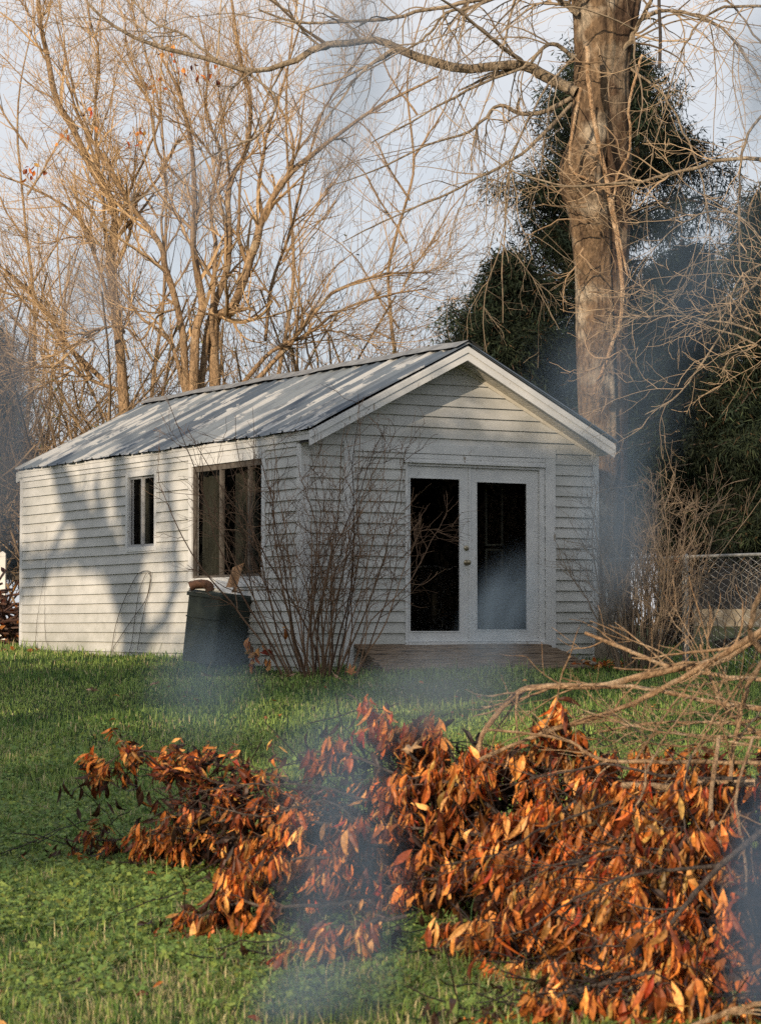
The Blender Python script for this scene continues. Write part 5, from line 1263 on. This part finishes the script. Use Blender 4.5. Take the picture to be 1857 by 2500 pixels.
BS = [
 ('thick brown branch arching over the pile and bending down at its left end', [(1760, 1290, 11.8), (1652, 1375, 12.0), (1560, 1432, 12.0), (1420, 1458, 12.1), (1300, 1482, 12.2), (1160, 1486, 12.3), (1110, 1505, 12.3), (1048, 1585, 12.3), (1040, 1640, 12.3)], .021, .012, 'stick', 7),
 ('pale branch running just below the thick arching branch', [(1790, 1560, 11.7), (1652, 1537, 11.8), (1560, 1520, 12.0), (1400, 1490, 12.1), (1250, 1484, 12.1), (1130, 1500, 12.2)], .014, .007, 'stick', 6),
 ('long straight brown branch rising to the upper right', [(1040, 1650, 12.0), (1180, 1590, 12.0), (1330, 1538, 11.9), (1480, 1462, 11.8), (1600, 1400, 11.7), (1760, 1300, 11.6)], .009, .016, 'stick', 5),
 ('pale branch lying flat along the top of the leaves', [(1800, 1665, 11.4), (1652, 1660, 11.5), (1450, 1655, 11.6), (1300, 1640, 11.7), (1230, 1600, 11.8), (1060, 1585, 11.9)], .012, .006, 'stick', 6),
 ('curved pale branch standing up at the right edge', [(1585, 1700, 11.4), (1590, 1640, 11.5), (1610, 1540, 11.5), (1636, 1470, 11.5), (1700, 1380, 11.5)], .010, .012, 'stick', 4),
 ('short curved branch curling up at the right edge', [(1760, 1430, 11.2), (1680, 1430, 11.2), (1630, 1395, 11.2), (1628, 1340, 11.2), (1652, 1285, 11.2), (1680, 1220, 11.2)], .015, .012, 'stick', 0),
 ('long grey stem hanging down the right side of the pile', [(1560, 1600, 11.2), (1545, 1750, 10.9), (1570, 1860, 10.6), (1558, 1960, 10.3), (1600, 2045, 10.0), (1700, 2180, 9.6)], .010, .013, 'stick', 6),
 ('second grey stem hanging beside the long one on the right', [(1635, 1600, 11.0), (1590, 1740, 10.7), (1598, 1840, 10.4), (1610, 1960, 10.2), (1652, 2080, 10.0)], .007, .005, 'stick', 5),
 ('forked grey branch lying over the lower right leaves', [(1660, 1800, 10.0), (1560, 1880, 9.9), (1480, 1960, 9.7), (1400, 2050, 9.5), (1330, 2110, 9.3), (1230, 2170, 9.1)], .013, .006, 'stick2', 6),
 ('thin grey branch slanting through the lower leaves', [(1560, 1880, 9.95), (1400, 1900, 9.9), (1260, 1950, 9.8), (1160, 2010, 9.7)], .008, .004, 'stick2', 5),
 ('dark branch across the lower middle of the leaves', [(1420, 2110, 9.2), (1280, 2150, 9.2), (1150, 2210, 9.1), (1040, 2240, 9.0)], .008, .005, 'stick2', 4),
 ('dark branch running left out of the pile under the smoke', [(1250, 1740, 11.5), (1120, 1830, 11.4), (960, 1900, 11.3), (840, 1930, 11.3)], .008, .004, 'stick2', 6),
 ('short thick pale log end in the top of the pile', [(1350, 1705, 11.7), (1430, 1712, 11.6), (1520, 1705, 11.5), (1640, 1700, 11.4)], .016, .020, 'stick', 0),
 ('grey twiggy branch crossing above the leaves in the middle', [(1620, 1690, 11.3), (1450, 1690, 11.4), (1300, 1670, 11.5), (1150, 1690, 11.6)], .008, .004, 'stick2', 7),
 ('long thin stem slanting steeply across the crossed branches', [(1380, 1650, 11.3), (1440, 1560, 11.3), (1500, 1480, 11.3), (1560, 1420, 11.4)], .005, .004, 'stick', 3),
 ('thin pale stem leaning left through the crossed branches', [(1345, 1830, 10.8), (1400, 1700, 11.0), (1450, 1600, 11.1), (1530, 1480, 11.2)], .006, .004, 'stick', 3),
 ('brown branch crossing the lawn view at the right', [(1800, 1500, 11.9), (1620, 1560, 12.0), (1460, 1560, 12.2), (1300, 1590, 12.4)], .010, .005, 'stick', 7),
 ('slender branch rising to a broken tip before the fence', [(1720, 1640, 11.9), (1600, 1570, 12.1), (1540, 1500, 12.2), (1520, 1400, 12.3)], .010, .006, 'stick', 5),
 ('broken brown branch pointing left in front of the shed corner', [(1700, 1480, 12.2), (1560, 1465, 12.4), (1420, 1430, 12.5), (1270, 1375, 12.7)], .012, .009, 'stick', 5),
 ('thin branch ending over the bare grass at the right', [(1780, 1570, 11.6), (1600, 1600, 11.7), (1480, 1620, 11.8), (1380, 1610, 11.8)], .007, .004, 'stick', 6),
 ('dark twig reaching left across the lower left wing', [(800, 1800, 12.0), (700, 1740, 12.1), (560, 1770, 12.2), (460, 1750, 12.3)], .006, .003, 'stick2', 4),
 ('dark twig crossing the upper left wing', [(800, 1740, 12.1), (680, 1705, 12.3), (540, 1700, 12.4), (430, 1720, 12.5)], .006, .003, 'stick2', 4),
 ('thin pale stem crossing low above the leaves at the right', [(1780, 1640, 11.3), (1620, 1625, 11.4), (1460, 1600, 11.6), (1300, 1560, 11.8)], .006, .003, 'stick', 6),
 ('pale stem rising steeply out of the right crest', [(1480, 1720, 11.2), (1500, 1640, 11.3), (1560, 1540, 11.4), (1640, 1440, 11.4)], .006, .004, 'stick', 5),
 ('fine twiggy branch spreading left above the crest', [(1700, 1600, 11.5), (1520, 1610, 11.6), (1380, 1590, 11.8), (1260, 1540, 12.0)], .007, .003, 'stick', 8),
 ('thin stem hanging down over the right leaves', [(1500, 1640, 11.0), (1475, 1740, 10.8), (1490, 1860, 10.5), (1470, 1980, 10.2)], .005, .003, 'stick2', 6),
 ('dark slanting twig over the upper leaves', [(1330, 1740, 11.0), (1200, 1790, 11.0), (1080, 1850, 11.0), (960, 1880, 11.0)], .006, .003, 'stick2', 6),
 ('dark twig crossing the middle of the leaves', [(1500, 1850, 10.3), (1360, 1840, 10.3), (1220, 1870, 10.3), (1100, 1930, 10.3)], .006, .003, 'stick2', 6),
 ('bare branch poking out at the bottom right corner', [(1500, 2230, 8.7), (1600, 2190, 8.7), (1700, 2160, 8.7), (1800, 2120, 8.8)], .010, .012, 'stick', 3)]
for k, (lab, pts, r0, r1, m, sd) in enumerate(BS): bare_stick(lab, pts, r0, r1, m, sd, seed=300 + k, col=(.30, .19, .11) if m == 'stick' else (.13, .10, .08))

# ------------------------------------------------------------------ trees standing behind the viewer: they shade the yard and are mirrored in the glass
def back(x, y, z, t):
    return np.array([x, y, z]) - TRAVEL * (t / math.cos(SUN_EL))
def wallp(t_, z): return W(0, t_, z)
def shade_tree(label, t, trunk_r, wall_paths, seed, m1=8, l1=2.2, crown=None):
    global RNG
    keep = RNG; RNG = np.random.default_rng(seed)
    P = []; R = []
    for pts, r0, r1 in wall_paths:
        q = resample([back(*p, t) for p in pts], 24); q[1:-1] += RNG.normal(0, .04, (22, 3)); P.append(q); R.append(np.linspace(r0, r1, 24))
    low = P[0][0]; g = np.array([low[0] + .3, low[1] - .2, float(zg(low[0], low[1]))])
    root = thing('shade_tree', label, 'tree', [float(v) for v in g])
    P = np.array(P) - g; R = np.array(R)
    b = MB(); b.tubes(resample([(0, 0, -.2), (.05, 0, (low[2] - g[2]) * .5), low - g], 20), np.linspace(trunk_r * 1.3, R[0][0], 20), 16); b.build('trunk', M['bark_big'], root, True)
    for k in range(len(P)): MB().tubes(P[k], R[k], 9).build('limb', M['bark_big'], root, True)
    a, r = grow(P, R, m1, l1, 48, n=9, wig=.14, trop=(0, 0, .03), tmin=.15, rscale=.45, rmin=.012)
    a2, r2 = grow(a, r, 5, l1 * .45, 42, n=6, wig=.15, tmin=.15, rscale=.6, rmin=.008)
    b = MB(); b.tubes(a, r, 5, col=np.array([.2, .15, .1])); b.tubes(a2, r2, 3, col=np.array([.2, .15, .1])); b.build('branches', M['twig'], root)
    if crown:
        C = []
        for (x, y, z, sx, sz, n) in crown:
            c = back(x, y, z, t); C.append(c + RNG.normal(0, 1, (n, 3)) * np.array([sx, sx, sz]) - g)
        C = np.concatenate(C); q = len(C); d = rnd_unit(q); s = np.cross(d, rnd_unit(q)); w = RNG.uniform(.06, .14, (q, 1))
        V = np.stack([C - d * w, C + s * w * .6, C + d * w, C - s * w * .6], 1)
        mesh_np('crown', V.reshape(-1, 3), [np.arange(q)[:, None] * 4 + np.array([[0, 1, 2, 3]])], M['needles'], root, np.repeat(np.array([.03, .05, .02]) * RNG.uniform(.6, 1.4, (q, 1)), 4, 0))
    RNG = keep
wp = lambda t_, z: tuple(wallp(t_, z))
fp = lambda s_, z: tuple(W(s_, 0, z))
shade_tree('large forked bare tree standing behind the viewer to the left', 26, .5, [
    ([wp(4.6, -1.5), wp(4.4, -.4), wp(4.7, .8), wp(5.4, 1.5), wp(6.4, 2.1), wp(7.2, 3.0)], .42, .22),
    ([wp(5.4, 1.4), wp(6.9, 1.45), wp(8.0, 1.3), wp(9, 1.7)], .20, .10),
    ([wp(4.6, .7), wp(4.5, 1.5), wp(5.0, 2.3), wp(4.9, 3.4)], .24, .14),
    ([wp(4.4, .2), wp(3.5, .7), wp(3.3, 1.6), wp(3.6, 2.6), wp(3.3, 3.5)], .13, .07)], 71)
shade_tree('tall evergreen tree standing behind the viewer', 27, .35, [
    ([fp(1.6, -2.5), fp(1.7, -.5), fp(1.6, 1.0), fp(1.3, 2.2)], .28, .12)], 72, 6, 1.5,
    crown=[(*fp(.9, 1.5), .75, .42, 9000), (*fp(2.4, 1.2), .8, .50, 12000), (*fp(1.7, .1), 1.2, .35, 9000), (*fp(3.6, .9), .45, .5, 4200), (*fp(3.7, 2.05), .45, .22, 2000), (*fp(.5, .2), .6, .5, 5000), (*fp(-.6, -.9), 1.3, .3, 7000), (*fp(3.0, -.8), 1.6, .28, 6000), (*fp(2.2, 2.1), .8, .14, 2600)])
def shadow_line(label, x0, y0, r, seed, tilt=0):
    """slim tree whose shadow streaks across the lawn"""
    global RNG
    keep = RNG; RNG = np.random.default_rng(seed)
    g = np.array([x0, y0, float(zg(x0, y0))]); root = thing('shade_tree', label, 'tree', [float(v) for v in g])
    q = resample([(0, 0, -.2), (.1 + tilt * .5, 0, 3), (.0 + tilt, .2, 6), (.4 + tilt, .1, 9.5), (.2 + tilt, .3, 12)], 30)
    b = MB(); b.tubes(q, np.linspace(r, r * .3, 30), 14); b.build('trunk', M['bark_big'], root, True)
    a, rr = grow(q[None], np.linspace(r, r * .3, 30)[None], 14, 2.4, 55, n=9, wig=.12, trop=(0, 0, .04), tmin=.2, rscale=.35, rmin=.015)
    a2, r2 = grow(a, rr, 5, 1.1, 42, n=6, wig=.15, rmin=.01); b = MB(); b.tubes(a, rr, 5, col=np.array([.2, .15, .1])); b.tubes(a2, r2, 3, col=np.array([.2, .15, .1])); b.build('branches', M['twig'], root)
    RNG = keep
gp = lambda x, y: (x, y, float(zg(x, y)))
shade_tree('broad evergreen tree left of and behind the viewer', 22, .35, [
    ([(-3.2, 21, -1.5), (-3.0, 22, -.3), (-2.6, 23, .8)], .25, .1)], 73, 4, 1.2,
    crown=[(*gp(-2.8, 26.4), 1.2, .20, 6000), (*gp(.3, 26.6), 1.1, .17, 5000), (*gp(3.5, 27.4), .9, .12, 3000), (*gp(-3.6, 20.3), .8, .07, 3000), (*gp(-1.6, 19.8), .6, .05, 1000),
           (*gp(-2.5, 15.6), .75, .20, 5500), (*gp(-2.0, 13.8), .5, .08, 1800), (*gp(4.2, 24.6), .6, .05, 900)])
shadow_line('slim bare tree left of the viewer, nearest to the camera', -8.2, 1.5, .30, 81)
shadow_line('slim bare tree left of the viewer, leaning a little', -10.5, 3.5, .26, 82, .8)
shadow_line('slim bare tree far to the left of the lawn', -12.5, 9, .28, 83)
# unseen trees added behind and beside the viewer to darken glass reflections
n = 130000; xx = RNG.uniform(-70, 90, n); yy = -62 + RNG.normal(0, 3, n); hh = 7.5 + 3.5 * pnoise(xx, yy, .12, 77); zz = RNG.uniform(-2.5, 1, n) * 0 + RNG.uniform(0, 1, n) ** .8 * hh - 2
u_ = RNG.random(n); k = u_ < .35; a_ = RNG.uniform(-20, 120, n); xx = np.where(k, -48 + RNG.normal(0, 2.5, n), xx); yy = np.where(k, a_, yy); k = u_ > .6; a_ = RNG.uniform(-62, 40, n); xx = np.where(k, 52 + RNG.normal(0, 3, n), xx); yy = np.where(k, a_, yy)
d = rnd_unit(n); s = np.cross(d, rnd_unit(n)); w = RNG.uniform(.5, 1.0, (n, 1)); C = np.stack([xx, yy, zz], 1)
V = np.stack([C - d * w, C + s * w * .6, C + d * w, C - s * w * .6], 1)
o = mesh_np('unseen_woods', V.reshape(-1, 3), [np.arange(n)[:, None] * 4 + np.array([[0, 1, 2, 3]])], M['needles'], None, np.repeat(np.array([.045, .038, .025]) * RNG.uniform(.3, 1.7, (n, 1)), 4, 0))
tag(o, 'unseen dark trees added around the viewer to darken the glass reflections', 'unseen_woods', kind='stuff')

# ------------------------------------------------------------------ smoke drifting through the yard
def m_smoke(name, dens, col, seed):
    m, nt = mat(name)
    tc = nt.nodes.new('ShaderNodeTexCoord')
    ln = nt.nodes.new('ShaderNodeVectorMath'); ln.operation = 'LENGTH'; L(nt, tc.outputs['Object'], ln.inputs[0])
    mr = nt.nodes.new('ShaderNodeMapRange'); mr.interpolation_type = 'SMOOTHERSTEP'; mr.inputs[1].default_value = 1.; mr.inputs[2].default_value = .0; mr.inputs[3].default_value = 0; mr.inputs[4].default_value = 1
    L(nt, ln.outputs['Value'], mr.inputs[0])
    n = nt.nodes.new('ShaderNodeTexNoise'); n.noise_dimensions = '4D'; n.inputs['W'].default_value = seed; n.inputs['Scale'].default_value = 1.5; n.inputs['Detail'].default_value = 2.5; n.inputs['Distortion'].default_value = 1.0
    mp = nt.nodes.new('ShaderNodeMapping'); mp.inputs['Scale'].default_value = (1.3, 1, .8); L(nt, tc.outputs['Object'], mp.inputs[0]); L(nt, mp.outputs[0], n.inputs['Vector'])
    r = nt.nodes.new('ShaderNodeMapRange'); r.inputs[1].default_value = .34; r.inputs[2].default_value = .70; r.inputs[3].default_value = .45; r.inputs[4].default_value = 1.45; L(nt, n.outputs[0], r.inputs[0])
    a = nt.nodes.new('ShaderNodeMath'); a.operation = 'MULTIPLY'; L(nt, mr.outputs[0], a.inputs[0]); L(nt, r.outputs[0], a.inputs[1])
    b = nt.nodes.new('ShaderNodeMath'); b.operation = 'MULTIPLY'; L(nt, a.outputs[0], b.inputs[0]); b.inputs[1].default_value = dens
    v = nt.nodes.new('ShaderNodeVolumePrincipled'); v.inputs['Color'].default_value = (*col, 1); v.inputs['Anisotropy'].default_value = .0
    L(nt, b.outputs[0], v.inputs['Density'])
    o = nt.nodes.new('ShaderNodeOutputMaterial'); L(nt, v.outputs[0], o.inputs['Volume']); return m
def smoke(label, x, y, Y, rx, ry, rot, dens, col=(.28, .40, .54), seed=0.):
    c = D(x, y, Y); s = K / F * Y
    n = 20; b = MB(); V = []
    for i in range(n + 1):
        ph = PI * i / n
        for j in range(32): V.append((math.sin(ph) * math.cos(j * PI / 16), math.sin(ph) * math.sin(j * PI / 16), math.cos(ph)))
    b.add(V, [[i * 32 + j, (i + 1) * 32 + j, (i + 1) * 32 + (j + 1) % 32, i * 32 + (j + 1) % 32] for i in range(n) for j in range(32)])
    o = b.build('smoke', m_smoke('smoke_' + str(int(seed)), dens, col, seed), None, True)
    o.location = [float(v) for v in c]; o.scale = (rx * s, .22, ry * s); o.rotation_euler = (0, math.radians(rot), 0)
    tag(o, label, 'smoke', kind='stuff')
SM = [
 ('thick blue smoke column rising from the middle of the leaf pile', 735, 2000, 9.2, 200, 470, 6, 4.0),
 ('thin smoke curling low over the left part of the leaf pile', 720, 1660, 9.6, 190, 230, 25, 3.2),
 ('pale smoke veil over the grass in front of the ramp', 960, 1500, 9.8, 290, 150, -8, 3.0, (.38, .48, .60)),
 ('blue smoke in front of the right glass door', 1090, 1330, 9.8, 110, 190, 22, 3.4),
 ('smoke drifting over the lower trunk beside the shed roof', 1310, 880, 9.6, 250, 260, 30, 2.9),
 ('broad blue smoke drifting up across the dark cedars', 1480, 620, 9.6, 250, 390, 38, 1.9),
 ('faint smoke in front of the shed right corner', 1335, 1130, 9.8, 130, 270, 5, 4.4),
 ('dense blue smoke at the left edge of the yard', -10, 940, 9.4, 160, 400, 0, 7.0, (.22, .31, .42)),
 ('pale teal smoke high in the middle above the shed', 770, 150, 9.5, 150, 400, 10, 3.2),
 ('thin smoke over the stems of the left bare trees', 420, 430, 9.6, 150, 220, 15, 1.6),
 ('faint teal smoke left of the crooked bare tree', 200, 640, 9.6, 140, 200, -10, 1.8),
 ('smoke at the foot of the trash bin', 440, 1490, 9.8, 190, 190, 5, 2.2),
 ('dark smoke at the upper right edge', 1650, 170, 9.5, 110, 260, 0, 3.6),
 ('dark blue smoke in the lower right corner beside the leaf pile', 1650, 2020, 9.0, 120, 430, 0, 8.0, (.22, .31, .44)),
 ('thin smoke over the grass at the bottom middle', 640, 2170, 8.9, 180, 110, -20, 2.2)]
for k, s in enumerate(SM):
    smoke(*s[:8], col=s[8] if len(s) > 8 else (.28, .40, .54), seed=k * 7.3 + 1)
# ------------------------------------------------------------------ light, sky, camera
w = bpy.data.worlds.new('World'); S.world = w; w.use_nodes = True
nt = w.node_tree; nt.nodes.clear()
sky = nt.nodes.new('ShaderNodeTexSky'); sky.sky_type = 'NISHITA'; sky.sun_disc = False
sky.sun_elevation = SUN_EL; sky.sun_rotation = math.atan2(-TRAVEL[0], -TRAVEL[1])
sky.air_density = 1.0; sky.dust_density = 3.0; sky.ozone_density = 1.5; sky.altitude = 100
hs = nt.nodes.new('ShaderNodeHueSaturation'); hs.inputs['Saturation'].default_value = .8
bg = nt.nodes.new('ShaderNodeBackground'); bg.inputs[1].default_value = .12
out = nt.nodes.new('ShaderNodeOutputWorld'); L(nt, sky.outputs[0], hs.inputs['Color']); hz = nt.nodes.new('ShaderNodeMix'); hz.data_type = 'RGBA'; hz.inputs[0].default_value = .78; hz.inputs[7].default_value = (1, 1, 1, 1); cn = nt.nodes.new('ShaderNodeTexNoise'); cn.inputs['Scale'].default_value = 2.6; cn.inputs['Detail'].default_value = 5; tcw = nt.nodes.new('ShaderNodeTexCoord'); mpw = nt.nodes.new('ShaderNodeMapping'); mpw.inputs['Scale'].default_value = (1, 1, 2.4); L(nt, tcw.outputs['Generated'], mpw.inputs[0]); L(nt, mpw.outputs[0], cn.inputs['Vector']); cr = ramp(nt, cn.outputs[0], [(.38, (5.8, 6.25, 6.9)), (.60, (7.9, 7.8, 7.9))]); L(nt, cr.outputs[0], hz.inputs[7]); L(nt, hs.outputs[0], hz.inputs[6]); L(nt, hz.outputs[2], bg.inputs[0]); L(nt, bg.outputs[0], out.inputs[0])
ld = bpy.data.lights.new('sun', 'SUN'); ld.energy = 5.0; ld.angle = math.radians(.5); ld.color = (1, .79, .56)
lo = bpy.data.objects.new('sun', ld); COL.objects.link(lo); lo.location = (-15, -20, 15)
lo.rotation_euler = Vector(TRAVEL).to_track_quat('-Z', 'Y').to_euler()
cd = bpy.data.cameras.new('camera'); cam = bpy.data.objects.new('camera', cd); COL.objects.link(cam)
cam.location = (0, 0, CZ); cam.rotation_euler = (PI / 2 + PITCH, 0, 0)
cd.sensor_fit = 'VERTICAL'; cd.sensor_height = 36.0; cd.lens = F / 2500 * 36
cd.clip_end = 3000; cd.dof.use_dof = True; cd.dof.focus_distance = 28.5; cd.dof.aperture_fstop = 8
S.camera = cam
S.view_settings.view_transform = 'Standard'; S.view_settings.look = 'None'; S.view_settings.exposure = 0
S.cycles.max_bounces = 5; S.cycles.transparent_max_bounces = 12; S.cycles.volume_bounces = 0
S.cycles.sample_clamp_indirect = 4
S.cycles.use_denoising = False
